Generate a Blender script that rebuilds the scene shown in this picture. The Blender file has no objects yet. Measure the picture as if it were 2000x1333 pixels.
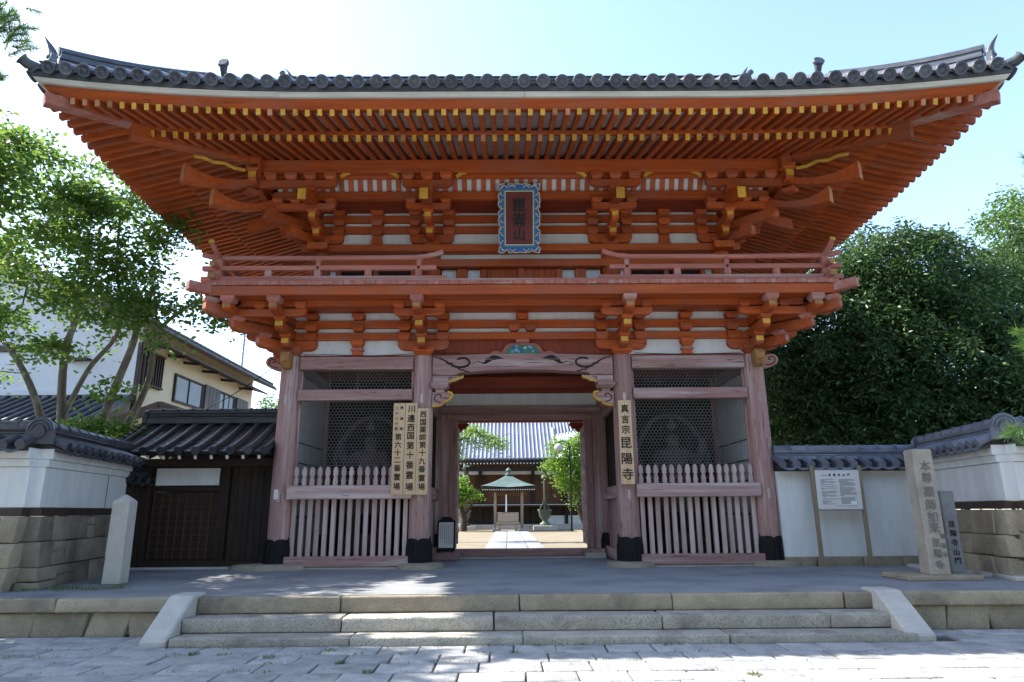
import bpy, bmesh, math, random
import numpy as np
from mathutils import Vector, Matrix

random.seed(7); rng = np.random.default_rng(7)
SC = bpy.context.scene
COL = SC.collection
rad = math.radians

# ---------------------------------------------------------------- camera, sky, sun, exposure
cam = bpy.data.cameras.new("camera"); cam_o = bpy.data.objects.new("camera", cam); COL.objects.link(cam_o)
cam.sensor_width = 36.0; cam.lens = 36.0 * 1306.64 / 2000.0; cam.clip_start = 0.05; cam.clip_end = 3000
PITCH, YAW, ROLL = .2492, .0072, -.0074
cam_o.location = (-.299, -12.92, .9908)
Fw = Vector((math.sin(YAW)*math.cos(PITCH), math.cos(YAW)*math.cos(PITCH), math.sin(PITCH)))
Rt = Vector((math.cos(YAW), -math.sin(YAW), 0)); Up = Rt.cross(Fw)
Rt, Up = Rt*math.cos(ROLL)+Up*math.sin(ROLL), -Rt*math.sin(ROLL)+Up*math.cos(ROLL)
cam_o.rotation_euler = Matrix((Rt, Up, -Fw)).transposed().to_euler()
SC.camera = cam_o
SUN = Vector((-.9, .25, 1.0)).normalized()
EXPOSURE = 1.82
world = bpy.data.worlds.new("World"); SC.world = world; world.use_nodes = True
wn = world.node_tree.nodes; wl = world.node_tree.links; wn.clear()
sky = wn.new('ShaderNodeTexSky'); sky.sky_type = 'NISHITA'; sky.sun_disc = False
sky.sun_elevation = math.asin(SUN.z); sky.sun_rotation = math.atan2(SUN.x, SUN.y)
sky.air_density = 1.0; sky.dust_density = 1.0; sky.ozone_density = 1.0
bg = wn.new('ShaderNodeBackground'); bg.inputs['Strength'].default_value = 0.15
wo = wn.new('ShaderNodeOutputWorld'); wl.new(sky.outputs[0], bg.inputs[0]); wl.new(bg.outputs[0], wo.inputs[0])
sun = bpy.data.lights.new("sun", 'SUN'); sun.energy = 4.0; sun.angle = rad(.53); sun.color = (1, .95, .86)
sun_o = bpy.data.objects.new("sun", sun); COL.objects.link(sun_o); sun_o.location = (-20, 5, 30)
sun_o.rotation_euler = SUN.to_track_quat('Z', 'Y').to_euler()
vs = SC.view_settings; vs.view_transform = 'Standard'; vs.look = 'None'; vs.gamma = 1; vs.exposure = EXPOSURE
vs.use_curve_mapping = False

# ---------------------------------------------------------------- materials
def mat(name, c1, c2=None, rough=.75, scale=3.0, stretch=(1, 1, 1), lo=.35, hi=.68, detail=6, bump=.25, bscale=None,
        bdist=.01, stain=None, sscale=.7, slo=.52, shi=.7, speck=None, spscale=120, spamt=.5, spec=.35, metal=0, rnd=.0, stst=False, crack=None, cstretch=None, crack_lo=.655):
    m = bpy.data.materials.new(name); m.use_nodes = True
    nt = m.node_tree; n = nt.nodes; L = nt.links; n.clear()
    out = n.new('ShaderNodeOutputMaterial'); b = n.new('ShaderNodeBsdfPrincipled'); L.new(b.outputs[0], out.inputs[0])
    tc = n.new('ShaderNodeTexCoord'); oi = n.new('ShaderNodeObjectInfo')
    mu = n.new('ShaderNodeMath'); mu.operation = 'MULTIPLY'; mu.inputs[1].default_value = 53.0; L.new(oi.outputs['Random'], mu.inputs[0])
    ad = n.new('ShaderNodeVectorMath'); ad.operation = 'ADD'; L.new(tc.outputs['Object'], ad.inputs[0]); L.new(mu.outputs[0], ad.inputs[1])
    mp = n.new('ShaderNodeMapping'); mp.inputs['Scale'].default_value = stretch; L.new(ad.outputs[0], mp.inputs[0])
    def noise(sc, vec, det=detail, ro=.6):
        t = n.new('ShaderNodeTexNoise'); t.inputs['Scale'].default_value = sc; t.inputs['Detail'].default_value = det
        t.inputs['Roughness'].default_value = ro; L.new(vec, t.inputs['Vector']); return t.outputs['Fac']
    def ramp(fac, a, bb):
        r = n.new('ShaderNodeMapRange'); r.inputs['From Min'].default_value = a; r.inputs['From Max'].default_value = bb
        L.new(fac, r.inputs['Value']); return r.outputs[0]
    def mix(fac, A, B):
        x = n.new('ShaderNodeMix'); x.data_type = 'RGBA'
        if isinstance(fac, float): x.inputs[0].default_value = fac
        else: L.new(fac, x.inputs[0])
        for s, v in ((6, A), (7, B)):
            if isinstance(v, tuple): x.inputs[s].default_value = (*v, 1)
            else: L.new(v, x.inputs[s])
        return x.outputs[2]
    f1 = noise(scale, mp.outputs[0])
    c = mix(ramp(f1, lo, hi), c1, c2 or tuple(v*.7 for v in c1))
    if stain:
        c = mix(ramp(noise(sscale, mp.outputs[0] if stst else ad.outputs[0], 5), slo, shi), c, stain)
    if speck:
        c = mix(ramp(noise(spscale, ad.outputs[0], 2), 1-spamt, 1-spamt+.22), c, speck)
    hgt = None
    if crack:
        m3 = n.new('ShaderNodeMapping'); m3.inputs['Scale'].default_value = cstretch; L.new(ad.outputs[0], m3.inputs[0])
        ck = ramp(noise(1.0, m3.outputs[0], 3, .55), crack_lo, crack_lo+.05); c = mix(ck, c, crack); hgt = ck
    if rnd:
        hv = n.new('ShaderNodeHueSaturation'); mr = n.new('ShaderNodeMapRange'); L.new(oi.outputs['Random'], mr.inputs[0])
        mr.inputs[3].default_value = 1-rnd; mr.inputs[4].default_value = 1+rnd; L.new(mr.outputs[0], hv.inputs['Value']); L.new(c, hv.inputs['Color']); c = hv.outputs[0]
    L.new(c, b.inputs['Base Color'])
    b.inputs['Metallic'].default_value = metal; b.inputs['Specular IOR Level'].default_value = spec
    rr = n.new('ShaderNodeMapRange'); L.new(f1, rr.inputs[0]); rr.inputs[3].default_value = max(0, rough-.12); rr.inputs[4].default_value = min(1, rough+.12)
    L.new(rr.outputs[0], b.inputs['Roughness'])
    if bump:
        bp = n.new('ShaderNodeBump'); bp.inputs['Strength'].default_value = bump; bp.inputs['Distance'].default_value = bdist
        L.new(noise(bscale or scale*4, mp.outputs[0]), bp.inputs['Height']); L.new(bp.outputs[0], b.inputs['Normal'])
    return m

def leafmat(name, c1, c2, trans=.45, rough=.5, c3=None):
    m = bpy.data.materials.new(name); m.use_nodes = True
    nt = m.node_tree; n = nt.nodes; L = nt.links; n.clear()
    out = n.new('ShaderNodeOutputMaterial'); b = n.new('ShaderNodeBsdfPrincipled'); t = n.new('ShaderNodeBsdfTranslucent')
    g = n.new('ShaderNodeNewGeometry'); r = n.new('ShaderNodeValToRGB')
    r.color_ramp.elements[0].color = (*c1, 1); r.color_ramp.elements[1].color = (*c2, 1)
    if c3:
        e = r.color_ramp.elements.new(.93); e.color = (*c2, 1); r.color_ramp.elements[2].color = (*c3, 1)
    L.new(g.outputs['Random Per Island'], r.inputs[0]); L.new(r.outputs[0], b.inputs['Base Color'])
    b.inputs['Roughness'].default_value = rough; b.inputs['Specular IOR Level'].default_value = .3
    hs = n.new('ShaderNodeHueSaturation'); hs.inputs['Hue'].default_value = .48; hs.inputs['Value'].default_value = 1.5; L.new(r.outputs[0], hs.inputs['Color'])
    L.new(hs.outputs[0], t.inputs[0])
    mx = n.new('ShaderNodeMixShader'); mx.inputs[0].default_value = trans
    L.new(b.outputs[0], mx.inputs[1]); L.new(t.outputs[0], mx.inputs[2]); L.new(mx.outputs[0], out.inputs[0])
    return m

GX, GY, GZ = (.5, 9, 9), (9, .5, 9), (9, 9, .5)
VR = dict(c1=(.44, .090, .014), c2=(.30, .054, .011), rough=.62, scale=1.6, bump=.3, bscale=6, bdist=.006, stain=(.30, .098, .055), sscale=1.1, slo=.48, shi=.74, rnd=.18, crack=(.13, .03, .014))
M = {}
M['red_x'] = mat('vermilion paint grain x', stretch=GX, cstretch=(1.1, 30, 30), **VR)
M['red_y'] = mat('vermilion paint grain y', stretch=GY, cstretch=(30, 1.1, 30), **VR)
M['red_z'] = mat('vermilion paint grain z', stretch=GZ, cstretch=(30, 30, 1.1), **VR)
FD = dict(c1=(.375, .228, .205), c2=(.245, .137, .122), rough=.85, scale=1.5, lo=.3, hi=.72, bump=.6, bscale=5, bdist=.012, stain=(.45, .36, .34), sscale=.55, slo=.50, shi=.66, rnd=.1, spec=.2, stst=True, crack=(.09, .05, .05), crack_lo=.625)
M['old_x'] = mat('faded red wood grain x', stretch=GX, cstretch=(2.2, 42, 42), **FD)
M['old_y'] = mat('faded red wood grain y', stretch=GY, cstretch=(42, 2.2, 42), **FD)
M['old_z'] = mat('faded red wood grain z', stretch=GZ, cstretch=(42, 42, 2.2), **FD)
FR = dict(FD); FR.update(crack=None, c1=(.43, .165, .125), c2=(.30, .105, .08), stain=(.40, .26, .22))
M['rail_x'] = mat('weathered rail paint x', stretch=GX, **FR)
M['rail_y'] = mat('weathered rail paint y', stretch=GY, **FR)
M['rail_z'] = mat('weathered rail paint z', stretch=GZ, **FR)
M['pale_x'] = mat('bleached rail wood', (.50, .38, .355), (.33, .205, .19), stretch=GX, rough=.88, scale=1.3, bump=.6, bscale=5, bdist=.01, rnd=.1, spec=.2, stain=(.56, .50, .48), sscale=.5, slo=.48, shi=.66, stst=True, crack=(.1, .06, .06), cstretch=(2.2, 42, 42))
M['pale_z'] = mat('bleached bar wood', (.52, .42, .385), (.34, .22, .20), stretch=GZ, rough=.88, scale=1.6, bump=.6, bscale=5, bdist=.01, rnd=.16, spec=.2)
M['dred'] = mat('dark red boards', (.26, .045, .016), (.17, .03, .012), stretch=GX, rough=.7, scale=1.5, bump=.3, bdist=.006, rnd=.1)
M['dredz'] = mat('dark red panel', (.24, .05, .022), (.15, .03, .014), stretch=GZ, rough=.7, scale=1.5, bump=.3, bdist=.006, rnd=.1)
M['gold'] = mat('ochre end paint', (.62, .36, .045), (.46, .25, .035), rough=.6, scale=6, bump=.2, stain=(.36, .14, .05), sscale=5, slo=.56, shi=.72, rnd=.15)
M['oldgold'] = mat('worn ochre paint', (.36, .19, .055), (.2, .1, .045), rough=.75, scale=6, bump=.3, rnd=.1)
M['tan'] = mat('bare tan end grain', (.48, .24, .12), (.36, .16, .08), rough=.8, scale=8, bump=.2)
M['white'] = mat('white plaster', (.66, .67, .665), (.57, .58, .575), rough=.9, scale=2.2, bump=.1, bdist=.004, stretch=(2.6, 2.6, .55), stst=True, stain=(.52, .52, .50), sscale=1.2, slo=.5, shi=.85, spec=.15)
M['soffit'] = mat('grey white soffit', (.50, .46, .43), (.38, .34, .32), stretch=GX, rough=.85, scale=1.5, bump=.2, bdist=.005)
M['strip'] = mat('weathered white eave strip', (.60, .58, .52), (.44, .42, .37), stretch=GX, rough=.8, scale=2, bump=.3, bdist=.006)
M['black'] = mat('black iron', (.007, .007, .007), (.012, .012, .012), rough=.7, scale=8, bump=.3, bdist=.01, spec=.2)
M['ink'] = mat('black ink paint', (.012, .010, .010), rough=.6, bump=0)
M['greyink'] = mat('grey print', (.19, .185, .18), rough=.7, bump=0)
TL = dict(rough=.42, scale=5, bump=.25, bdist=.006, sscale=2.2, slo=.5, shi=.8, spec=.55, rnd=.22)
M['tile'] = mat('grey roof tile', (.058, .064, .08), (.032, .036, .046), stain=(.125, .13, .135), **TL)
M['tiledark'] = mat('dark roof tile', (.030, .032, .038), (.018, .02, .025), stain=(.07, .072, .075), **TL)
M['tileblue'] = mat('blue grey wall tile', (.14, .15, .19), (.09, .10, .13), stain=(.2, .21, .24), **TL)
M['hallpan'] = mat('hall pan tile', (.105, .115, .165), (.075, .083, .125), **TL)
M['hallround'] = mat('hall round tile', (.24, .255, .31), (.18, .19, .235), **TL)  # rounds paler than the pans: their sun glint put into the colour
M['granite'] = mat('grey granite', (.44, .405, .34), (.33, .305, .255), rough=.88, scale=4, bump=1.0, bscale=28, bdist=.016, stain=(.15, .14, .13), sscale=2.2, slo=.55, shi=.8, speck=(.16, .155, .15), spscale=62, spamt=.5, rnd=.12, spec=.2)
M['tanstone'] = mat('tan granite', (.37, .315, .23), (.265, .225, .165), rough=.9, scale=3.5, bump=1.0, bscale=26, bdist=.016, stain=(.14, .125, .1), sscale=1.8, slo=.53, shi=.78, speck=(.20, .17, .13), spscale=58, spamt=.48, rnd=.18, spec=.2)
M['wallstone'] = mat('shade-toned weathered wall stone', (.27, .235, .18), (.18, .155, .12), rough=.92, scale=3, bump=1.0, bscale=30, bdist=.015, stain=(.095, .088, .075), sscale=1.6, slo=.5, shi=.75, speck=(.25, .22, .175), spscale=50, spamt=.44, rnd=.25, spec=.15)  # wall stone toned down: the side face's shade put into the colour
M['paving'] = mat('pale paving granite', (.42, .42, .41), (.33, .33, .322), rough=.9, scale=5, bump=1.0, bscale=24, bdist=.02, stain=(.22, .22, .22), sscale=3.5, slo=.46, shi=.72, speck=(.23, .235, .24), spscale=58, spamt=.5, rnd=.13, spec=.2)
M['smooth'] = mat('pale smooth granite', (.50, .47, .43), (.41, .39, .355), rough=.85, scale=4, bump=.5, bscale=70, bdist=.005, speck=(.32, .305, .285), spscale=70, spamt=.48, rnd=.06, spec=.2)
M['oldstone'] = mat('brown weathered granite', (.40, .36, .305), (.30, .265, .22), rough=.9, scale=3, bump=.7, bscale=40, bdist=.008, stain=(.20, .17, .14), sscale=1.6, slo=.48, shi=.75, speck=(.22, .19, .155), spscale=60, spamt=.46, spec=.2)
M['lattice'] = mat('brown lattice wood', (.085, .045, .026), (.05, .027, .017), stretch=GZ, rough=.75, scale=1.6, bump=.3)
M['bluestone'] = mat('dark blue granite', (.22, .23, .25), (.16, .17, .185), rough=.6, scale=6, bump=.3, bscale=80, speck=(.27, .28, .3), spscale=140, spamt=.42)
M['concrete'] = mat('platform concrete', (.27, .275, .28), (.21, .215, .225), rough=.92, scale=1.3, bump=.35, bscale=30, bdist=.006, stain=(.165, .17, .175), sscale=1.3, slo=.5, shi=.8, spec=.2)
M['joint'] = mat('joint soil', (.10, .09, .07), (.06, .055, .045), rough=.95, scale=8, bump=.5, bdist=.01, stain=(.07, .085, .035), sscale=1.2, slo=.52, shi=.62)
M['sand'] = mat('courtyard sand', (.225, .185, .125), (.17, .14, .095), rough=.95, scale=1.5, bump=.3, bscale=20, stain=(.185, .155, .105), sscale=.5)
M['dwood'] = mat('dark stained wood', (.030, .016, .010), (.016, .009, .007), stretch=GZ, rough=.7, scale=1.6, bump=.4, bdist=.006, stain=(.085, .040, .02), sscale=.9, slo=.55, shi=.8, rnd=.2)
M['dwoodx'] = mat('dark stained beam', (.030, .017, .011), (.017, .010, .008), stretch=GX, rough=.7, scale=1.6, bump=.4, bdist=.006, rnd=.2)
M['sign'] = mat('fresh sign wood', (.62, .44, .265), (.54, .365, .205), stretch=GZ, rough=.6, scale=1.5, bump=.12, bdist=.003, lo=.4, hi=.6)
M['post'] = mat('weathered tan post', (.26, .205, .14), (.17, .13, .09), stretch=GZ, rough=.85, scale=1.5, bump=.4, bdist=.005)
M['board'] = mat('pale notice face', (.62, .60, .585), (.58, .56, .545), rough=.4, bump=0)
M['whitepaint'] = mat('white paint', (.8, .8, .79), (.74, .74, .73), rough=.5, bump=0)
M['blue'] = mat('blue enamel paint', (.03, .12, .38), (.025, .10, .30), rough=.55, scale=5, bump=.1)
M['teal'] = mat('teal paint', (.05, .22, .27), (.045, .19, .24), rough=.55, scale=5, bump=.1)
M['cream'] = mat('cream line paint', (.62, .58, .45), rough=.6, bump=.1)
M['maroon'] = mat('maroon lacquer', (.13, .022, .018), (.10, .018, .015), rough=.55, scale=4, bump=.1)
M['green'] = mat('green paint', (.04, .19, .13), (.03, .14, .10), rough=.6, bump=.1)
M['paleblue'] = mat('pale blue cloud paint', (.35, .52, .66), (.2, .36, .6), rough=.6, scale=9, bump=.1)
M['wire'] = mat('galvanised wire', (.42, .43, .42), rough=.5, metal=.0, bump=0)
M['statue'] = mat('aged statue wood', (.10, .085, .075), (.05, .04, .036), rough=.8, scale=5, bump=.4, stain=(.16, .06, .045), sscale=2)
M['houseW'] = mat('pale house render', (.62, .63, .64), (.56, .57, .58), rough=.9, scale=1.2, bump=.1, bscale=30)
M['houseC'] = mat('cream house render', (.66, .57, .42), (.60, .515, .38), rough=.9, scale=1.2, bump=.1, bscale=30)
M['brown'] = mat('brown house trim', (.055, .035, .026), (.035, .024, .018), rough=.6, bump=.1)
M['shut'] = mat('grey brown shutter', (.10, .095, .095), (.08, .075, .075), rough=.55, bump=.1)
M['copper'] = mat('green copper sheet', (.085, .12, .108), (.055, .085, .076), rough=.55, scale=2.5, bump=.1, stain=(.12, .15, .135), sscale=1.5)
M['bronze'] = mat('verdigris bronze', (.13, .155, .125), (.075, .09, .07), rough=.6, scale=6, bump=.2)
M['hallwood'] = mat('hall brown wood', (.135, .06, .028), (.085, .038, .02), stretch=GZ, rough=.75, scale=1.5, bump=.3, rnd=.2)
M['halldark'] = mat('hall dark wood', (.035, .02, .014), (.022, .014, .010), rough=.75, bump=.2)
M['boxwood'] = mat('grey box wood', (.34, .28, .20), (.25, .20, .145), stretch=GX, rough=.8, scale=1.6, bump=.3)
M['bark'] = mat('grey maple bark', (.19, .165, .135), (.11, .095, .08), stretch=(6, 6, 1), rough=.9, scale=2, bump=.8, bdist=.02, stain=(.26, .25, .21), sscale=2.5)
M['barkd'] = mat('dark bark', (.07, .052, .04), (.04, .03, .024), stretch=(5, 5, 1), rough=.92, scale=2, bump=1, bdist=.03)
M['steel'] = mat('grey steel', (.3, .31, .32), rough=.4, metal=.6, bump=0)
M['globe'] = mat('white globe', (.45, .46, .46), rough=.3, bump=0)
M['moss'] = leafmat('joint grass', (.06, .11, .02), (.12, .17, .035), .3)
M['maple'] = leafmat('maple leaves', (.05, .125, .024), (.12, .22, .04), .5, .5, (.25, .31, .06))
M['dark'] = leafmat('camphor leaves', (.026, .063, .019), (.06, .115, .03), .3, .38, (.09, .16, .035))
M['mid'] = leafmat('mid green leaves', (.045, .11, .02), (.10, .19, .035), .4, .45)
M['lime'] = leafmat('fresh green leaves', (.08, .18, .02), (.17, .30, .04), .5, .5)
M['needle'] = leafmat('pine needles', (.05, .13, .03), (.12, .22, .05), .35, .5)
gl = bpy.data.materials.new('window glass'); gl.use_nodes = True
gb = gl.node_tree.nodes['Principled BSDF']; gb.inputs['Base Color'].default_value = (.16, .24, .27, 1); gb.inputs['Roughness'].default_value = .06; gb.inputs['Specular IOR Level'].default_value = .9
M['glass'] = gl

# ---------------------------------------------------------------- object helpers
W = {}
def link(name, data, org, parent=None):
    o = bpy.data.objects.new(name, data); COL.objects.link(o)
    org = Vector(org)
    if parent is not None:
        o.parent = parent; o.location = org - W[parent.name]
    else: o.location = org
    W[o.name] = org
    return o
def tag(o, label=None, cat=None, group=None, kind=None):
    if label: o['label'] = label
    if cat: o['category'] = cat
    if group: o['group'] = group
    if kind: o['kind'] = kind
    return o
def thing(name, label, cat, loc, group=None):
    o = link(name, None, loc); o.empty_display_size = .3
    return tag(o, label, cat, group)
def sub(name, loc, parent): return link(name, None, loc, parent)
def setting(name, loc=(0, 0, 0)): return tag(link(name, None, loc), kind='structure')
def dup(o, off, parent=None, label=None):
    c = o.copy(); COL.objects.link(c)
    W[c.name] = W[o.name] + Vector(off)
    if parent is not None:
        c.parent = parent; c.location = W[c.name] - W[parent.name]
    else: c.location = W[c.name]
    for ch in list(o.children): dup(ch, off, c)
    if label: c['label'] = label
    return c

class MB:
    def __init__(s): s.v = []; s.f = []; s.m = []; s.s = []; s.M = None
    def add(s, vs, fs, m=0, sm=False):
        b = len(s.v)
        if s.M is not None: vs = [s.M @ Vector(p) for p in vs]
        s.v += [tuple(p) for p in vs]
        for i, f in enumerate(fs):
            s.f.append([b+k for k in f]); s.m.append(m[i] if isinstance(m, (list, tuple)) else m); s.s.append(sm)
        return s
    def box(s, a, b, m=0):
        x0, y0, z0 = a; x1, y1, z1 = b
        return s.add([(x0, y0, z0), (x1, y0, z0), (x1, y1, z0), (x0, y1, z0), (x0, y0, z1), (x1, y0, z1), (x1, y1, z1), (x0, y1, z1)],
                     [(0, 3, 2, 1), (4, 5, 6, 7), (0, 1, 5, 4), (1, 2, 6, 5), (2, 3, 7, 6), (3, 0, 4, 7)], m)
    def beam(s, p, q, w, h, m=0, mend=None, up=(0, 0, 1)):
        p, q = Vector(p), Vector(q); d = (q-p).normalized(); r = d.cross(Vector(up)).normalized(); u = r.cross(d)
        vs = []
        for c in (p, q):
            for a, b in ((-1, -1), (1, -1), (1, 1), (-1, 1)): vs.append(c + r*a*w/2 + u*b*h/2)
        me = m if mend is None else mend
        return s.add(vs, [(0, 1, 2, 3), (7, 6, 5, 4), (0, 4, 5, 1), (1, 5, 6, 2), (2, 6, 7, 3), (3, 7, 4, 0)], [m, me, m, m, m, m])
    def prism(s, poly, o, u, v, n, d0, d1, m=0, edges={}, cap=None):
        o, u, v, n = Vector(o), Vector(u), Vector(v), Vector(n); k = len(poly)
        vs = [o+u*a+v*b+n*d0 for a, b in poly]+[o+u*a+v*b+n*d1 for a, b in poly]
        fs = [tuple(range(k-1, -1, -1)), tuple(range(k, 2*k))]; ms = [m, m if cap is None else cap]
        for i in range(k):
            j = (i+1) % k; fs.append((i, j, k+j, k+i)); ms.append(edges.get(i, m))
        return s.add(vs, fs, ms)
    def pxz(s, poly, y0, y1, m=0, edges={}): return s.prism(poly, (0, 0, 0), (1, 0, 0), (0, 0, 1), (0, 1, 0), y0, y1, m, edges)
    def pyz(s, poly, x0, x1, m=0, edges={}): return s.prism(poly, (0, 0, 0), (0, 1, 0), (0, 0, 1), (1, 0, 0), x0, x1, m, edges)
    def tube(s, pts, r, n=6, m=0, caps=True, sm=True):
        pts = [Vector(p) for p in pts]; rs = r if isinstance(r, (list, tuple)) else [r]*len(pts)
        vs = []; fs = []; ref = None
        for i, p in enumerate(pts):
            d = (pts[min(i+1, len(pts)-1)]-pts[max(i-1, 0)]).normalized()
            if ref is None: ref = d.orthogonal().normalized()
            ref = (ref - d*ref.dot(d)).normalized(); b = d.cross(ref)
            for k in range(n):
                a = 2*math.pi*k/n; vs.append(p+(ref*math.cos(a)+b*math.sin(a))*rs[i])
        for i in range(len(pts)-1):
            for k in range(n):
                j = (k+1) % n; fs.append((i*n+k, i*n+j, (i+1)*n+j, (i+1)*n+k))
        s.add(vs, fs, m, sm)
        if caps:
            s.add(vs[:n], [tuple(range(n-1, -1, -1))], m); s.add(vs[-n:], [tuple(range(n))], m)
        return s
    def lathe(s, prof, o, n=16, m=0, sm=True, sq=None):
        vs = []; fs = []; o = Vector(o)
        for r, z in prof:
            for k in range(n):
                a = 2*math.pi*(k+.5)/n; vs.append(o+Vector((r*math.cos(a), r*math.sin(a), z)))
        for i in range(len(prof)-1):
            for k in range(n):
                j = (k+1) % n; fs.append((i*n+k, i*n+j, (i+1)*n+j, (i+1)*n+k))
        fs.append(tuple(range(n-1, -1, -1))); fs.append(tuple(range((len(prof)-1)*n, len(prof)*n)))
        return s.add(vs, fs, m, sm)
    def block(s, x, y, z, w, h, m=0, w2=None):
        d = w2 or w; a = .66
        vs = []
        for zz, k in ((z, a), (z+.42*h, 1), (z+h, 1)):
            for p, q in ((-1, -1), (1, -1), (1, 1), (-1, 1)): vs.append((x+p*w*k/2, y+q*d*k/2, zz))
        fs = [(3, 2, 1, 0), (8, 9, 10, 11)]
        for i in (0, 4):
            for k in range(4):
                j = (k+1) % 4; fs.append((i+k, i+j, i+4+j, i+4+k))
        return s.add(vs, fs, m)
    def grid(s, P, m=0, sm=True):
        r, c = len(P), len(P[0])
        return s.add([p for row in P for p in row], [(i*c+j, i*c+j+1, (i+1)*c+j+1, (i+1)*c+j) for i in range(r-1) for j in range(c-1)], m, sm)
    def mesh(s, name, mats, bevel=0, recalc=True, org=None):
        v = np.array(s.v)
        if org is None:
            lo, hi = v.min(0), v.max(0); org = ((lo[0]+hi[0])/2, (lo[1]+hi[1])/2, lo[2])
        me = bpy.data.meshes.new(name); me.from_pydata([tuple(p) for p in (v-np.array(org))], [], s.f)
        me.polygons.foreach_set('material_index', s.m); me.polygons.foreach_set('use_smooth', s.s)
        if recalc or bevel:
            bm = bmesh.new(); bm.from_mesh(me)
            if bevel:
                bmesh.ops.remove_doubles(bm, verts=bm.verts, dist=1e-5)
                ed = [e for e in bm.edges if len(e.link_faces) == 2 and e.calc_face_angle(0) > .5]
                bmesh.ops.bevel(bm, geom=ed, offset=bevel, segments=1, affect='EDGES', profile=.5, clamp_overlap=True)
            bmesh.ops.recalc_face_normals(bm, faces=bm.faces)
            bm.to_mesh(me); bm.free()
        for k in (mats if isinstance(mats, (list, tuple)) else [mats]): me.materials.append(M[k] if isinstance(k, str) else k)
        return me, org
    def build(s, name, mats, parent=None, bevel=0, recalc=True, org=None):
        me, org = s.mesh(name, mats, bevel, recalc, org)
        return link(name, me, org, parent)

def quads(name, V, F, mats, parent=None, mi=None, org=(0, 0, 0), smooth=False):
    """V (n,3) array, F (m,4) array: a fast mesh"""
    me = bpy.data.meshes.new(name); V = np.asarray(V, float)-np.array(org); F = np.asarray(F)
    k = F.shape[1]; me.vertices.add(len(V)); me.vertices.foreach_set('co', V.ravel())
    me.loops.add(F.size); me.loops.foreach_set('vertex_index', F.ravel().astype(np.int32))
    me.polygons.add(len(F)); me.polygons.foreach_set('loop_start', (np.arange(len(F))*k).astype(np.int32))
    me.polygons.foreach_set('loop_total', np.full(len(F), k, np.int32))
    if smooth: me.polygons.foreach_set('use_smooth', np.ones(len(F), bool))
    me.update(calc_edges=True)
    for q in mats: me.materials.append(M[q])
    return link(name, me, org, parent)

_glyph = {}
def text_part(name, items, matname, parent, Mx, depth=.004, bold=.0):
    """items: (string, x, y, size) centred at x,y in the board's own plane; Mx maps plane (x, y, out) to world"""
    tmp = []
    for ch, x, y, size, *sx in items:
        cu = bpy.data.curves.new('lettering', 'FONT'); cu.body = ch; cu.size = size; cu.align_x = 'CENTER'; cu.align_y = 'CENTER'
        cu.extrude = depth/2; cu.resolution_u = 3
        o = bpy.data.objects.new('lettering', cu); COL.objects.link(o); o.location = (x, y, depth/2)
        if sx: o.scale = (sx[0], 1, 1)
        tmp.append(o)
    bpy.context.view_layer.update(); dg = bpy.context.evaluated_depsgraph_get()
    last = None
    for o in tmp:
        me = bpy.data.meshes.new_from_object(o.evaluated_get(dg)); n_ = len(me.vertices)
        if not n_: continue
        vs = np.array([v.co for v in me.vertices]); c = (vs.max(0)+vs.min(0))/2; vs[:, 0] -= c[0]; vs[:, 1] -= c[1]
        V = np.array([tuple(Mx @ (o.matrix_world @ Vector(p))) for p in vs]); org = (V.max(0)+V.min(0))/2
        F0 = [list(p.vertices) for p in me.polygons]; e = bold*o.data.size; allV = []; allF = []
        nrm = (Mx.to_3x3() @ Vector((0, 0, 1))).normalized(); rx = (Mx.to_3x3() @ Vector((1, 0, 0))).normalized(); ry = (Mx.to_3x3() @ Vector((0, 1, 0))).normalized()
        for q, (a, b_) in enumerate(((0, 0), (1, .5), (-1, -.5), (.4, -1), (-.4, 1)) if bold else ((0, 0),)):
            sh = rx*(a*e)+ry*(b_*e)+nrm*(.0004*q); allF += [[k_+len(allV) for k_ in f_] for f_ in F0]; allV += [tuple(Vector(p)-Vector(org)+sh) for p in V]
        m2 = bpy.data.meshes.new('character'); m2.from_pydata(allV, [], allF); m2.materials.append(M[matname])
        last = link('character', m2, org, parent); bpy.data.meshes.remove(me)
    for o in tmp:
        cu = o.data; bpy.data.objects.remove(o); bpy.data.curves.remove(cu)
    return last
def plane_front(x, y, z, lean=0, s=1.0):
    """board plane: local x right, local y up, local z towards the street; origin at x,y,z; lean tips the top outwards"""
    return Matrix.Translation((x, y, z)) @ Matrix.Rotation(rad(90)+lean, 4, 'X') @ Matrix.Scale(s, 4)

def stone_mesh(size, mname, rough=.012, seed=0, bev=.02, skew=0):
    """a worn block; size (x,y,z) origin at bottom centre"""
    r = random.Random(seed); sx, sy, sz = size
    bm = bmesh.new(); bmesh.ops.create_cube(bm, size=1)
    for v in bm.verts:
        v.co = Vector((v.co.x*sx, v.co.y*sy, (v.co.z+.5)*sz)) + Vector([r.uniform(-1, 1)*rough*k for k in (1.3, 1.3, .5)])
        v.co.x += skew*(v.co.z-sz/2)
    bmesh.ops.bevel(bm, geom=list(bm.edges), offset=min(bev, min(size)*.3), segments=2, affect='EDGES', profile=.6)
    for v in bm.verts: v.co += Vector([r.uniform(-1, 1)*rough*.25 for k in range(3)])
    for f in bm.faces: f.smooth = True
    me = bpy.data.meshes.new('stone'); bm.to_mesh(me); bm.free(); me.materials.append(M[mname])
    return me
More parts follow.
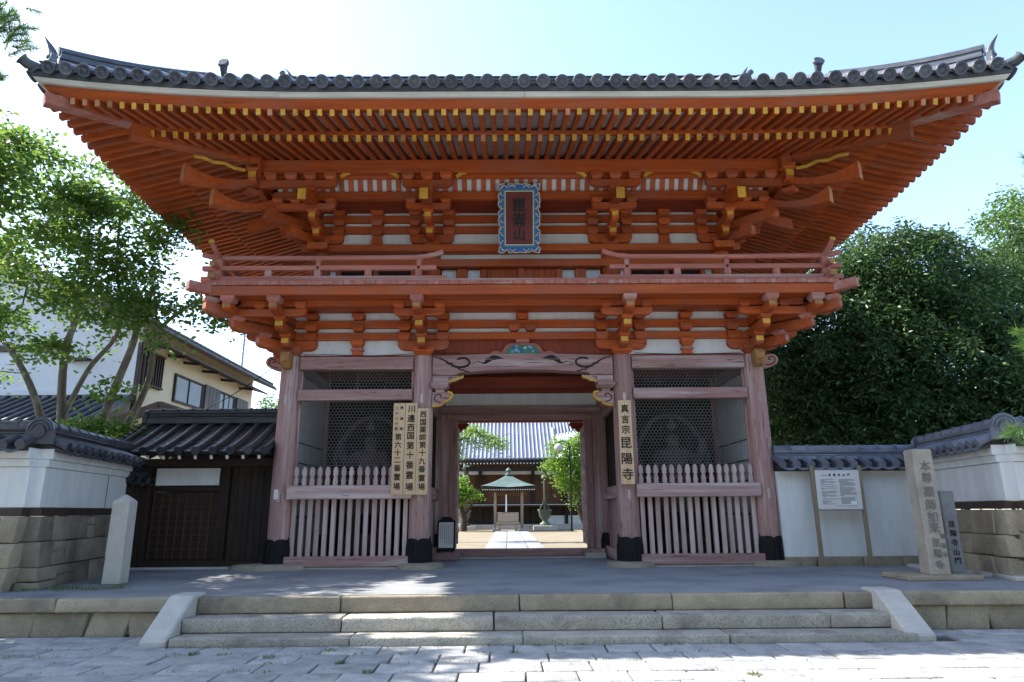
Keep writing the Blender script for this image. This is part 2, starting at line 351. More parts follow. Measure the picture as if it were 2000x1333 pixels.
# ================================================================ THE GROUND
G0 = -.44                                             # street level; the platform top is z = 0
def rock_patch(name, x0, x1, y0, y1, z, m):           # a large sheet
    mb = MB(); mb.add([(x0, y0, z), (x1, y0, z), (x1, y1, z), (x0, y1, z)], [(0, 1, 2, 3)])
    return tag(mb.build(name, m, recalc=False), kind='structure')
rock_patch('street', -400, 400, -60, 900, G0-.035, 'joint')
rock_patch('street_far', -60, 60, -60, -8.2, G0-.02, 'paving')
pl = setting('platform')
mb = MB(); mb.box((-13, -4.05, G0), (13, 6.4, -.004)); mb.build('slab', 'concrete', pl)
rock_patch('courtyard', -40, 40, 6.4, 70, -.15, 'sand')

# paving stones in rows along the gate
pv = setting('paving')
y = -4.2; row = 0
r = random.Random(3)
while y > -7.9:
    d = r.uniform(.34, .44) if row else .34
    x = -8.2 + r.uniform(0, .5)
    while x < 8.2:
        w = r.uniform(.42, .62) if abs(x) < 3.2 else r.uniform(.5, 1.0)
        if not (-4.4 < x+w/2 < 4.5 and y-d/2 > -4.82):
            me = stone_mesh((w-.014, d-.013, .10), 'paving', .007, r.random(), .014, 0)
            o = link('paving_stone', me, (x+w/2, y-d/2, G0-.1+r.uniform(-.004, .004)), pv)
            o.rotation_euler = (r.uniform(-.006, .006), r.uniform(-.006, .006), r.uniform(-.008, .008))
        x += w
    y -= d; row += 1
# grass in the joints
V = []; F = []
def tuft(x, y, z, n, h, spread):
    for i in range(n):
        a = rng.uniform(0, 6.28); rr = spread*math.sqrt(rng.random()); px, py = x+rr*math.cos(a), y+rr*math.sin(a)
        hh = h*rng.uniform(.4, 1); dx, dy = rng.normal(0, .35, 2)*hh; w = .004
        b = len(V); t = rng.uniform(0, 3.14); cx, cy = math.cos(t)*w, math.sin(t)*w
        V.extend([(px-cx, py-cy, z), (px+cx, py+cy, z), (px+dx*.6+cx*.7, py+dy*.6+cy*.7, z+hh*.7), (px+dx, py+dy, z+hh)])
        F.append((b, b+1, b+2, b+3))
for k in range(260):
    x = rng.uniform(-6, 2); y = rng.choice([-5.0, -5.35, -5.75, -6.15, -5.0])+rng.normal(0, .03)
    if rng.random() < .45: tuft(x, y, G0-.02, int(rng.integers(6, 26)), .05, .06)
for x, y in ((-2.75, -5.5), (-1.95, -5.8), (-2.2, -5.2), (-1.6, -6.2), (-3.6, -5.3), (1.9, -6.4), (1.2, -6.9)):
    tuft(x, y, G0-.02, 80, .06, .06)
for k in range(60):
    tuft(rng.uniform(-7.2, -5.6), -3.15+rng.normal(0, .15), 0, 10, .05, .12)
g = quads('grass', V, F, ['moss']); tag(g, 'short green grass growing in the joints of the paving', 'grass', kind='stuff')

# platform edge stones, steps, cheek slabs
edge = setting('platform_edge')
def course(x0, x1, ws, y0, y1, z0, z1, mname, seed, name='edge_stone', par=None, jit=.008, bev=.022, skew=0):
    rr = random.Random(seed); x = x0; i = 0
    while x < x1-.02:
        w = min(ws[i % len(ws)]*rr.uniform(.93, 1.07), x1-x)
        if x1-(x+w) < .25: w = x1-x
        me = stone_mesh((w-.012, y1-y0, z1-z0-.008), mname, jit, rr.random(), bev, rr.uniform(-skew, skew))
        link(name, me, (x+w/2, (y0+y1)/2+rr.uniform(-.006, .006), z0), par)
        x += w; i += 1
course(-4.12, 4.2, (1.85, 2.2, 2.0, 2.05), -4.16, -3.7, -.2, 0.0, 'tanstone', 1, par=edge)
st = setting('stone_steps')
course(-4.12, 4.26, (1.75, 1.7, 1.95, 2.0), -4.53, -4.1, -.36, -.195, 'granite', 2, 'step_stone', st, .006, .02)
course(-4.1, 4.3, (2.1, 1.9, 2.4, 2.2), -4.87, -4.4, G0-.1, -.355, 'granite', 3, 'step_stone', st, .006, .02)
course(-4.1, 4.2, (2.1, 1.9), -4.05, -3.6, G0, -.2, 'granite', 4, 'step_stone', st, .004, .01)
for s, x0, x1 in ((-1, -9.6, -4.46), (1, 4.52, 9.6)):
    course(x0, x1, (1.3, 1.45, 1.1) if s < 0 else (2.2, 1.9), -4.17, -3.6, -.175, .0, 'tanstone', 10+s, par=edge, skew=.25)
    course(x0, x1, (.62, .55, .7, .5), -4.10, -3.6, G0-.06, -.175, 'tanstone', 20+s, par=edge, skew=.3, jit=.014)
for s in (-1, 1):
    xa, xb = (-4.42, -4.12) if s < 0 else (4.18, 4.50)
    poly = [(-4.16, .03), (-4.26, .03), (-4.86, G0+.06), (-4.86, G0-.05), (-3.9, G0-.05), (-3.9, .03)]
    mb = MB(); mb.pyz(poly, xa, xb)
    o = mb.build('cheek_slab', 'smooth', st, bevel=.02)

# ================================================================ THE GATE
gate = thing('temple_gate', 'large two storey vermilion temple gate with a wide tiled hip roof', 'temple gate', (0, 2.6, 0))
CX = (-4.55, -1.95, 1.95, 4.55); CR = .205
# base stones, columns, iron shoes
def base_stone(x, y, sx, sy, seed, h=.085):
    rr = random.Random(seed); mb = MB(); n = 18; ph = [rr.uniform(-.1, .1) for _ in range(n)]
    vs = []
    for zz, k in ((-.02, 1.0), (h*.6, .97), (h, .86), (h+.012, .5)):
        for i in range(n):
            a = 2*math.pi*i/n; c, q = math.cos(a), math.sin(a); rr_ = (abs(c)**2.6+abs(q)**2.6)**(-1/2.6)*(1+ph[i])
            vs.append((x+sx*k*rr_*c, y+sy*k*rr_*q, zz))
    fs = [(i*n+j, i*n+(j+1) % n, (i+1)*n+(j+1) % n, (i+1)*n+j) for i in range(3) for j in range(n)]+[tuple(range(3*n, 4*n))]
    mb.add(vs, fs, 0, True); return mb.build('base_stone', 'tanstone', gate)
for i, x in enumerate(CX):
    base_stone(x+(-.12, .05, -.02, .05)[i], -.08, (.66, .40, .44, .42)[i], (.36, .42, .34, .32)[i], i)
def shoe(x, y, par):
    mb = MB(); n = 64; rows = ((.02, .235, .0), (.06, .245, .012), (.12, .236, .016), (.36, .232, .016), (.42, .230, .006), (.45, .236, 0), (.475, .228, 0), (1, .222, 0))
    vs = []
    for zz, rr_, fl in rows:
        for i in range(n):
            a = 2*math.pi*i/n; fl_ = fl*(abs(math.sin(8*a))**.6*2-1) if fl else 0
            z = zz
            if zz == 1: z = .485+.04*abs(math.cos(3*a))**.5+.06*max(0, math.cos(2*a))**2
            vs.append((x+(rr_+fl_)*math.cos(a), y+(rr_+fl_)*math.sin(a), z))
    fs = [(i*n+j, i*n+(j+1) % n, (i+1)*n+(j+1) % n, (i+1)*n+j) for i in range(len(rows)-1) for j in range(n)]
    mb.add(vs, fs, 0, True)
    return mb.build('iron_shoe', 'black', par)
for yy in (0, 2.6, 5.2):
    for x in CX:
        mb = MB(); mb.tube([(x, yy, .03), (x, yy, .8), (x, yy, 2.4), (x, yy, 3.96)], [CR+.004, CR, CR-.003, CR-.015], 28)
        c = mb.build('column', 'old_z', gate)
        if yy < 5: shoe(x, yy, c)
        if yy == 0:                                       # little plug over the tie beam's tenon
            for zz in (3.1, 1.28):
                mb = MB(); mb.box((x-.028, -CR-.008, zz-.09), (x+.028, -CR+.03, zz+.09)); mb.build('tenon_plug', 'pale_z', c, bevel=.004)

def bar(name, m, a, b, bevel=.012, par=gate, mats=None):
    mb = MB(); mb.box(a, b); return mb.build(name, mats or m, par, bevel=bevel)

# ---- side bays
def baluster_mesh():
    w = .041
    p = [(-w, .21), (w, .21), (w, 1.60), (w*.62, 1.635), (w*.62, 1.65), (w*1.1, 1.69), (w*1.05, 1.76), (w*.75, 1.80), (w*.7, 1.815), (w*.3, 1.835)]
    p = p+[(-a, z) for a, z in reversed(p[2:])]
    mb = MB(); mb.pxz(p, -.035, .035)
    return mb.mesh('baluster', 'pale_z', bevel=.005, org=(0, 0, .21))[0]
BAL = baluster_mesh()
def hexmesh(x0, x1, z0, z1, y, par):
    ds = .066; rr_ = ds/math.sqrt(3); segs = set()
    V = []; F = []
    def key(p): return (round(p[0], 4), round(p[1], 4))
    rws = int((z1-z0)/(rr_*1.5))+2; cl = int((x1-x0)/ds)+2
    for i in range(rws):
        for j in range(cl):
            cx, cz = x0+j*ds+(ds/2 if i % 2 else 0), z0+i*rr_*1.5
            P = [(cx+rr_*math.sin(rad(60*k)), cz+rr_*math.cos(rad(60*k))) for k in range(6)]
            for k in range(6):
                a, b = key(P[k]), key(P[(k+1) % 6])
                if a != b: segs.add((min(a, b), max(a, b)))
    t = .0026
    for a, b in segs:
        if not all(x0 <= q[0] <= x1 and z0 <= q[1] <= z1 for q in (a, b)): continue
        dx, dz = b[0]-a[0], b[1]-a[1]; l = math.hypot(dx, dz)
        if l < 1e-4: continue
        nx, nz = -dz/l*t, dx/l*t; k = len(V)
        for q in (a, b):
            V += [(q[0]-nx, y+t*.8, q[1]-nz), (q[0]+nx, y+t*.8, q[1]+nz), (q[0], y-t, q[1])]
        F += [(k, k+1, k+4, k+3), (k+1, k+2, k+5, k+4), (k+2, k, k+3, k+5)]
    return quads('wire_mesh', V, F, ['wire'], par, org=((x0+x1)/2, y, z0))
for s in (-1, 1):
    a, b = sorted((s*2.14, s*4.36))
    bar('head_beam', 'old_x', (a, -.11, 3.70), (b, .11, 3.95))
    bar('tie_beam', 'old_x', (a, -.13, 3.09), (b, .06, 3.30))
    bar('waist_rail', 'pale_x', (a-.05, -.22, 1.23), (b+.05, -.05, 1.48), .015)
    bar('ground_sill', 'old_x', (a-.02, -.2, .03), (b+.02, .1, .215), .015)
    bar('sill_stone', 'smooth', (a, -.17, -.01), (b, .12, .028), .004)
    n = 15
    for k in range(n):
        x = a+.07+(b-a-.14)*k/(n-1)
        link('baluster', BAL, (x+random.uniform(-.008, .008), -.02, .21+random.uniform(-.004, .004)), gate)
    hexmesh(a, b, 1.49, 3.085, .035, gate); hexmesh(a, b, 3.305, 3.69, .035, gate)
    for x in (a+.02, b-.02): bar('mesh_stile', 'old_z', (x-.025, .01, 1.48), (x+.025, .05, 3.69), .004)
    for k in range(1, 4):
        x = a+(b-a)*k/4; bar('mesh_stile', 'dwood', (x-.012, .045, 3.30), (x+.012, .07, 3.69), .003)
    # the guardian's room: floor, back boards, outer plaster wall, inner lattice side
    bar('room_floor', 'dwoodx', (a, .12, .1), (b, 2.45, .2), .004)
    bar('back_boards', 'dwood', (a-.2, 2.46, .0), (b+.2, 2.52, 3.95), .003)  # boards, studs and rails near black: the room's shade put into the colour
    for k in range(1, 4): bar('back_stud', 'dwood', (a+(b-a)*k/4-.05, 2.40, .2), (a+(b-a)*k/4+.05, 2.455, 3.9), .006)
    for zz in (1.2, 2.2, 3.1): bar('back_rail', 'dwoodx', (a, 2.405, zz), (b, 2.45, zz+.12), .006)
    xo = s*4.52
    bar('side_plaster', 'white', (min(xo, xo+s*.06), .2, .1), (max(xo, xo+s*.06), 2.4, 3.7), .002)
    for zz in (.9, 1.55, 1.95, 2.35): bar('side_batten', 'dwood', (min(xo-s*.004, xo-s*.03), .2, zz), (max(xo-s*.004, xo-s*.03), 2.4, zz+.022), .002)
    xi = s*1.95
    bar('passage_rail', 'old_y', (xi-.10, .18, 1.23), (xi+.10, 2.42, 1.48), .012)
    bar('passage_sill', 'old_y', (xi-.12, .18, .03), (xi+.12, 2.42, .25), .012)
    bar('passage_boards', 'old_z', (xi-.03, .18, .25), (xi+.03, 2.42, 1.23), .003)
    bar('passage_beam', 'old_y', (xi-.09, .18, 3.05), (xi+.09, 2.42, 3.28), .012)
    bar('passage_upper_beam', 'red_y', (xi-.1, .15, 3.68), (xi+.1, 2.45, 3.95), .01)
    for k in range(9): bar('passage_lattice', 'dwood', (xi-.02, .4+k*.24, 1.48), (xi+.02, .43+k*.24, 3.05), .003)
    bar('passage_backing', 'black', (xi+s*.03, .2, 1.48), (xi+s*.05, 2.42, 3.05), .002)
    for yy in (2.6, 5.2):
        bar('rear_wall_beam', 'old_x', (a, yy-.1, 3.70), (b, yy+.1, 3.95)); 
    bar('rear_side_wall', 'white', (min(xo, xo+s*.06), 2.8, .1), (max(xo, xo+s*.06), 5.0, 3.9), .002)
    bar('rear_wall', 'white', (a, 5.16, .2), (b, 5.24, 3.7), .002)
    bar('side_head_beam', 'old_y', (s*4.55-.1, .15, 3.70), (s*4.55+.1, 5.05, 3.95), .01)

# ---- passage: ceiling, door frame, threshold
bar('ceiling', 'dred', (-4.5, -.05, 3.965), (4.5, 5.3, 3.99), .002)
bar('lintel_beam', 'old_x', (-1.86, 2.45, 3.17), (1.86, 2.72, 3.36))
bar('lintel_board', 'old_x', (-1.86, 2.50, 3.04), (1.86, 2.66, 3.168), .008)
bar('transom_plaster', 'white', (-1.86, 2.56, 3.362), (1.86, 2.62, 3.66), .002)
bar('transom_beam', 'dred', (-1.86, 2.46, 3.662), (1.86, 2.72, 3.95), .01)  # this and the inner tie beam: passage shade put into a darker red
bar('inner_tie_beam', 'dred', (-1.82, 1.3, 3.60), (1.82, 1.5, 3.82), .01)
for s in (-1, 1):
    bar('door_post', 'old_z', (min(s*1.46, s*1.63), 2.5, .2), (max(s*1.46, s*1.63), 2.68, 3.04), .01)
    bar('door_jamb', 'old_z', (min(s*1.635, s*1.86), 2.46, .0), (max(s*1.635, s*1.86), 2.72, 3.17), .012)
    d = bar('gate_door', 'old_y', (min(s*1.52, s*1.60), 2.70, .24), (max(s*1.52, s*1.60), 4.05, 3.0), .006)
    for zz in (.5, 1.35, 2.2): bar('door_rail', 'old_y', (min(s*1.5, s*1.52), 2.75, zz), (max(s*1.5, s*1.52), 4.0, zz+.09), .004, d)
    for zz in (.42, 1.1, 1.9, 2.65):
        mb = MB(); mb.tube([(s*1.475, 2.695, zz), (s*1.475, 2.695, zz+.13)], .022, 8); mb.box((min(s*1.46, s*1.5), 2.69, zz+.03), (max(s*1.46, s*1.5), 2.75, zz+.09)); mb.build('hinge', 'black', d)
    # carved nosing behind the doorway, seen against the courtyard
    p = [(0, 0), (.36, 0), (.40, -.05), (.34, -.10), (.30, -.16), (.22, -.17), (.18, -.24), (.08, -.26), (0, -.33)]
    mb = MB(); mb.pxz([(s*(1.74-x), 3.30+z) for x, z in p], 5.1, 5.25); mb.build('rear_nosing', 'red_x', gate, bevel=.006)
    bar('rear_beam', 'red_x', (min(s*.0, s*1.75), 5.08, 3.32), (max(s*.0, s*1.75), 5.28, 3.6), .01)
bar('threshold', 'old_x', (-1.86, 2.48, .03), (1.86, 2.72, .19), .012)
bar('threshold_stone', 'smooth', (-1.86, 2.3, -.01), (1.86, 2.9, .03), .01)
for s in (-1, 1):
    bar('jamb_plinth', 'smooth', (min(s*1.35, s*1.8), 2.1, -.01), (max(s*1.35, s*1.8), 2.45, .12), .015)
    bar('passage_step', 'old_y', (min(s*1.3, s*1.8), 2.2, .122), (max(s*1.3, s*1.8), 2.47, .19), .008)

# ---- rainbow beam with painted scrolls, bracket noses below it, frog-leg strut above
def curve_pts(P, n=6):
    out = []
    for i in range(len(P)-1):
        p0 = Vector(P[max(i-1, 0)]); p1 = Vector(P[i]); p2 = Vector(P[i+1]); p3 = Vector(P[min(i+2, len(P)-1)])
        for k in range(n):
            t = k/n; out.append(.5*((2*p1)+(p2-p0)*t+(2*p0-5*p1+4*p2-p3)*t*t+(3*p1-p0-3*p2+p3)*t**3))
    return out+[Vector(P[-1])]
pts = [(-1.76, 3.56), (-1.32, 3.56), (-1.27, 3.60), (-1.20, 3.615), (-.6, 3.655), (0, 3.67), (.6, 3.655), (1.20, 3.615), (1.27, 3.60), (1.32, 3.56), (1.76, 3.56),
       (1.76, 3.95), (.8, 3.985), (0, 3.995), (-.8, 3.985), (-1.76, 3.95)]
mb = MB(); mb.pxz(pts, -.14, .12); rb = mb.build('rainbow_beam', 'old_x', gate, bevel=.012)
for s in (-1, 1):
    mb = MB(); Y = -.145
    def tr(P, r, n=6): mb.tube(curve_pts([(s*x, Y, z) for x, z in P], n), r, 5)
    tr([(1.74, 3.93), (1.62, 3.90), (1.50, 3.84), (1.46, 3.80), (1.40, 3.79), (1.36, 3.75), (1.26, 3.72), (1.14, 3.73), (1.06, 3.77), (1.04, 3.83), (1.10, 3.89), (1.20, 3.90), (1.27, 3.885)],
       [.009]*6+[.014]*6+[.019]*12+[.021]*24+[.019]*25)
    mb.lathe([(.03, 0), (.03, .006)], (s*1.265, Y, 3.87), 8)
    tr([(1.27, 3.71), (1.22, 3.67), (1.15, 3.665), (1.12, 3.64), (1.05, 3.635)], .013)
    tr([(1.00, 3.77), (.92, 3.82), (.86, 3.83), (.78, 3.80), (.70, 3.81), (.62, 3.86), (.52, 3.875), (.45, 3.90)], [.004]*12+[.008]*6+[.014]*12+[.008]*6+[.004]*7)
    p = curve_pts([(.74, 3.885, 0), (.66, 3.91, 0), (.62, 3.945, 0), (.54, 3.955, 0), (.47, 3.935, 0), (.40, 3.90, 0), (.36, 3.885, 0)], 5)
    mb.pxz([(s*q.x, q.y) for q in p], Y, Y+.02); mb.pxz([(s*q[0], q[1]) for q in ((.72, 3.872), (.60, 3.872), (.62, 3.84), (.68, 3.82), (.76, 3.81))], Y, Y+.02)
    mb.build('scroll_painting', 'ink', rb)
    # upper nosing under the beam
    mb = MB(); p = [(1.76, 3.555), (1.16, 3.555), (1.18, 3.52), (1.26, 3.50), (1.32, 3.46), (1.40, 3.455), (1.42, 3.42), (1.76, 3.42)]
    mb.pxz([(s*x, z) for x, z in p], -.12, .08); q1 = mb.build('beam_nosing', 'old_x', gate, bevel=.006)
    mb = MB(); mb.tube([(s*x, -.125, z) for x, z in p[1:7]], .022, 6); mb.build('gilt_rim', 'gold', q1)
    mb = MB(); mb.tube(curve_pts([(s*x, -.125, z) for x, z in ((1.36, 3.53), (1.42, 3.525), (1.44, 3.50), (1.41, 3.475), (1.38, 3.49))], 4), .008, 5); mb.build('scroll_painting', 'ink', q1)
    mb = MB(); mb.block(s*1.62, -.02, 3.30, .34, .12); mb.box((min(s*1.53, s*1.7), -.1, 3.20), (max(s*1.53, s*1.7), .06, 3.30)); mb.build('nosing_block', 'old_x', gate, bevel=.005)
    mb = MB(); p = [(1.76, 3.24), (1.46, 3.24), (1.38, 3.22), (1.36, 3.16), (1.42, 3.10), (1.46, 3.06), (1.52, 3.05), (1.56, 3.00), (1.64, 2.97), (1.76, 2.96)]
    mb.pxz([(s*x, z) for x, z in p], -.11, .07); q1 = mb.build('beam_nosing', 'old_x', gate, bevel=.006)
    mb = MB(); mb.tube([(s*x, -.115, z) for x, z in p[1:10]], .024, 6); mb.build('gilt_rim', 'gold', q1)
    mb = MB(); mb.tube(curve_pts([(s*x, -.115, z) for x, z in ((1.60, 3.03), (1.69, 3.07), (1.71, 3.14), (1.66, 3.19), (1.59, 3.18), (1.60, 3.13))], 5), .010, 5); mb.build('scroll_painting', 'ink', q1)
# frog-leg strut
po = [(-.68, 3.985), (-.62, 4.03), (-.55, 4.06), (-.48, 4.05), (-.42, 4.02), (-.38, 4.08), (-.34, 4.16), (-.26, 4.205), (-.16, 4.215), (.16, 4.215), (.26, 4.205), (.34, 4.16), (.38, 4.08), (.42, 4.02), (.48, 4.05), (.55, 4.06), (.62, 4.03), (.68, 3.985)]
mb = MB(); mb.pxz(po, -.10, .04); fl = mb.build('frog_leg_strut', 'rail_x', gate, bevel=.006)
pc = [(-.36, 3.99), (-.30, 4.06), (-.25, 4.13), (-.12, 4.16), (.12, 4.16), (.25, 4.13), (.30, 4.06), (.36, 3.99)]
mb = MB(); mb.pxz(pc, -.13, -.10); mb.build('carved_ground', 'green', fl, bevel=.004)
mb = MB(); rr = random.Random(5)
for k in range(13):
    cx, cz = rr.uniform(-.27, .25), rr.uniform(4.02, 4.13); R0 = rr.uniform(.02, .04)
    mb.tube([(cx+R0*(1-t/16)*math.cos(t*.62), -.135, cz+R0*(1-t/16)*math.sin(t*.62)) for t in range(14)], .0085, 5, rr.choice((0, 0, 1, 2)))
mb.build('carved_clouds', ['paleblue', 'whitepaint', 'blue'], fl)
bar('strut_block', 'rail_x', (-.13, -.13, 4.217), (.13, .05, 4.29), .006)
# ================================================================ bracket sets
def boat(L, z0, z1, c=.13):
    h = z1-z0
    left = [(-L, z1), (-L, z0+.45*h), (-L+.02, z0+.28*h), (-L+.06, z0+.09*h), (-L+c, z0)]
    return left+[(-a, z) for a, z in reversed(left)]
def arm_x(par, x, y, L0, L1, z0, z1, w=.13, m='red_x'):        # arm along the front, from x-L0 to x+L1
    p = boat((L0+L1)/2, z0, z1); mb = MB(); mb.prism(p, (x+(L1-L0)/2, y, 0), (1, 0, 0), (0, 0, 1), (0, 1, 0), -w/2, w/2)
    return mb.build('bracket_arm', m, par, bevel=.007)
def arm_y(par, x, y, L0, L1, z0, z1, w=.13):
    p = boat((L0+L1)/2, z0, z1); mb = MB(); mb.prism(p, (x, y+(L1-L0)/2, 0), (0, 1, 0), (0, 0, 1), (1, 0, 0), -w/2, w/2)
    return mb.build('bracket_arm', 'red_y', par, bevel=.007)
def nose(par, x, y, d, T, z0, z1, w=.14, gold='gold', t0=0):     # arm that projects along direction d, ochre end face
    h = z1-z0; d = Vector((d[0], d[1], 0)).normalized(); n = Vector((-d.y, d.x, 0))
    p = [(t0, z1), (T, z1), (T, z0+.38*h), (T-.03, z0+.16*h), (T-.09, z0+.03*h), (T-.16, z0), (t0, z0)]
    mb = MB(); mb.prism(p, (x, y, 0), d, (0, 0, 1), n, -w/2, w/2, 0, {1: 1})
    return mb.build('bracket_arm', ['red_y' if abs(d.y) > .6 else 'red_x', gold], par, bevel=.006)
def blk(par, x, y, z, w=.22, h=.13, m='red_x', rot=0):
    mb = MB(); mb.block(0, 0, 0, w, h)
    me, org = mb.mesh('bearing_block', m, bevel=.006, org=(0, 0, 0)); o = link('bearing_block', me, (x, y, z), par)
    if rot: o.rotation_euler.z = rot
    return o
DG = math.sqrt(.5)
def side_sets(c):                                              # outward directions for a column: front, plus side and diagonal at a corner
    return [(0, -1)] if not c else [(0, -1), (c, 0)]

def lower_set(x, corner=0):
    g = sub('bracket_set', (x, 0, 3.97), gate)
    blk(g, x, -.0, 3.965, .42, .18)
    dirs = [(0, -1)]+([(corner, 0)] if corner else [])
    for dx, dy in dirs:
        fr = dx == 0
        # arm along the wall with its blocks, three rows
        if fr:
            arm_x(g, x, -.10, .50 if not (corner < 0) else .18, .50 if not (corner > 0) else .18, 4.07, 4.265, .12)
            for q in (-.38, .38):
                if corner and q*corner > 0: continue
                for zz, hh in ((4.267, .15), (4.455, .14), (4.69, .12)): blk(g, x+q, -.10, zz, .25, hh)
        else:
            arm_y(g, x+corner*.10, 0, .18, .50, 4.07, 4.265, .12)
            for zz, hh in ((4.267, .15), (4.455, .14), (4.69, .12)): blk(g, x+corner*.10, .38, zz, .25, hh, 'red_y')
        for k, (T, z0, z1) in enumerate(((.52, 4.07, 4.235), (.92, 4.30, 4.465), (1.30, 4.55, 4.70))):
            nose(g, x, 0, (dx, dy), T, z0, z1, .15, 'gold' if k < 2 else 'oldgold')
        for T, zz in ((.44, 4.236), (.84, 4.467)): blk(g, x+dx*T, dy*T, zz, .21, .09)
        blk(g, x+dx*1.2, dy*1.2, 4.702, .24, .135, 'rail_x')
        if fr:
            L0 = L1 = .48
            if corner: L0, L1 = (.85+.45, .48) if corner < 0 else (.48, .85+.45)
            arm_x(g, x, -.84, L0, L1, 4.555, 4.70, .12)
            for q in ([-.38, .38] if not corner else [-corner*.38, corner*.38, corner*.84]): blk(g, x+q, -.84, 4.702, .22, .125)
            if corner: blk(g, x+corner*1.22, -.84, 4.702, .22, .13, 'rail_x')
        else:
            arm_y(g, x+corner*.84, 0, 1.30, .48, 4.555, 4.70, .12)
            for q in (.38, -.38, -.84): blk(g, x+corner*.84, q, 4.702, .22, .125, 'red_y')
            nose(g, x+corner*.84, 0, (0, -1), 1.31, 4.56, 4.70, .15, 'oldgold', .9); blk(g, x+corner*.84, -1.2, 4.702, .24, .135, 'rail_x')
    if corner:
        for T, z0, z1 in ((.74, 4.06, 4.25), (1.25, 4.29, 4.48), (1.78, 4.53, 4.72)): nose(g, x, 0, (corner, -1), T, z0, z1, .17, 'rail_x')
        for T, zz in ((.62, 4.24), (1.16, 4.47), (1.66, 4.72)): blk(g, x+corner*T*DG, -T*DG, zz, .24, .1, 'rail_x', rad(45))
for i, x in enumerate(CX): lower_set(x, (-1, 0, 0, 1)[i])

# wall between the brackets (white plaster, continuous tie arms), struts between the columns
for s in (-1, 1):
    a, b = sorted((s*1.95, s*4.55))
    bar('frieze_plaster', 'white', (a, -.04, 3.952), (b, .04, 4.30), .002)
    x = s*3.25
    mb = MB(); mb.pxz([(x-.12, 3.955), (x-.075, 4.08), (x+.075, 4.08), (x+.12, 3.955)], -.12, -.03); u = mb.build('short_strut', 'red_z', gate, bevel=.005)
    mb = MB(); mb.pxz([(x+q, z) for q, z in ((-.13, 4.09), (-.12, 4.065), (-.06, 4.062), (0, 4.075), (.06, 4.062), (.12, 4.065), (.13, 4.09), (.09, 4.135), (-.09, 4.135))], -.135, -.025); mb.build('strut_bell', 'rail_x', u, bevel=.006)
    blk(gate, x, -.08, 4.137, .26, .145)
    for zz, hh in ((4.455, .14), (4.69, .12)): blk(gate, x, -.09, zz, .25, hh)
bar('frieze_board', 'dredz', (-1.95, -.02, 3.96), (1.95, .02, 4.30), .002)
for q in (-.13, .13): blk(gate, q*1.25, -.09, 4.455, .22, .14)
blk(gate, 0, -.09, 4.69, .25, .12)
bar('frieze_strip', 'white', (-4.55, -.035, 4.305), (4.55, .035, 4.86), .002)
for z0, z1 in ((4.285, 4.425), (4.525, 4.675)):
    bar('tie_arm', 'red_x', (-4.5, -.14, z0), (4.5, -.04, z1), .006)
    for s in (-1, 1): bar('tie_arm', 'red_y', (min(s*4.59, s*4.69), .1, z0), (max(s*4.59, s*4.69), 5.1, z1), .006)
for s in (-1, 1): bar('side_frieze', 'white', (min(s*4.52, s*4.585), .1, 3.952), (max(s*4.52, s*4.585), 5.1, 4.86), .002)
bar('balcony_soffit', 'red_x', (-5.75, -1.22, 4.862), (5.75, -.05, 4.885), .002)
bar('balcony_beam', 'red_x', (-5.45, -.91, 4.74), (5.45, -.77, 4.86), .006)
for s in (-1, 1): bar('balcony_soffit', 'red_y', (min(s*4.6, s*5.75), -.05, 4.862), (max(s*4.6, s*5.75), 6.4, 4.885), .002)

# ---- column-head nosings at the outer columns
for s in (-1, 1):
    p = [(0, 3.72), (.06, 3.69), (.14, 3.70), (.22, 3.73), (.30, 3.77), (.34, 3.84), (.33, 3.91), (.27, 3.965), (.18, 3.975), (.10, 3.95), (0, 3.97)]
    mb = MB(); mb.pxz([(s*(4.70+x), z) for x, z in p], -.09, .09); q1 = mb.build('side_nosing', 'rail_x', gate, bevel=.012)
    mb = MB(); mb.tube(curve_pts([(s*(4.70+x), -.095, z) for x, z in ((.08, 3.74), (.16, 3.75), (.25, 3.80), (.27, 3.87), (.22, 3.91), (.16, 3.90), (.15, 3.86), (.19, 3.85))], 5), .009, 5); mb.build('scroll_painting', 'ink', q1)
    p = [(-.18, 3.70), (-.26, 3.67), (-.34, 3.68), (-.40, 3.74), (-.44, 3.80), (-.48, 3.90), (-.44, 3.98), (-.36, 4.01), (-.26, 3.98), (-.18, 3.99)]
    mb = MB(); mb.pyz(p, s*4.55-.085, s*4.55+.085); q1 = mb.build('front_nosing', 'oldgold', gate, bevel=.014)
    mb = MB(); mb.tube(curve_pts([(s*4.55+x, -.455+abs(x)*.1-.012+(3.9-z)*.25*(z < 3.9), z) for x, z in ((-.05, 3.78), (.02, 3.80), (.05, 3.86), (.02, 3.92), (-.03, 3.90), (-.02, 3.86))], 5), .008, 5); mb.build('scroll_painting', 'dred', q1)

# ================================================================ balcony and railing
bar('edge_beam', 'red_x', (-5.74, -1.28, 4.84), (5.74, -1.12, 5.03), .012)
for s in (-1, 1): bar('edge_beam', 'red_y', (min(s*5.67, s*5.83), -1.24, 4.838), (max(s*5.67, s*5.83), 6.44, 5.028), .012)
for s in (-1, 1):
    mb = MB(); mb.beam((s*4.7, -.15, 4.93), (s*6.04, -1.49, 4.975), .17, .17); mb.build('corner_beam', 'rail_y', gate, bevel=.01)
me = MB().box((-.095, 0, 0), (.095, 1.62, .075)).mesh('deck_plank', 'rail_y', bevel=.006, org=(0, 0, 0))[0]
n = 60
for k in range(n):
    link('deck_plank', me, (-5.81+11.62*(k+.5)/n, -1.31+random.uniform(-.006, .006), 5.032+random.uniform(-.002, .003)), gate)
bar('deck_nosing', 'rail_x', (-5.84, -1.285, 5.112), (5.84, -1.03, 5.15), .006)
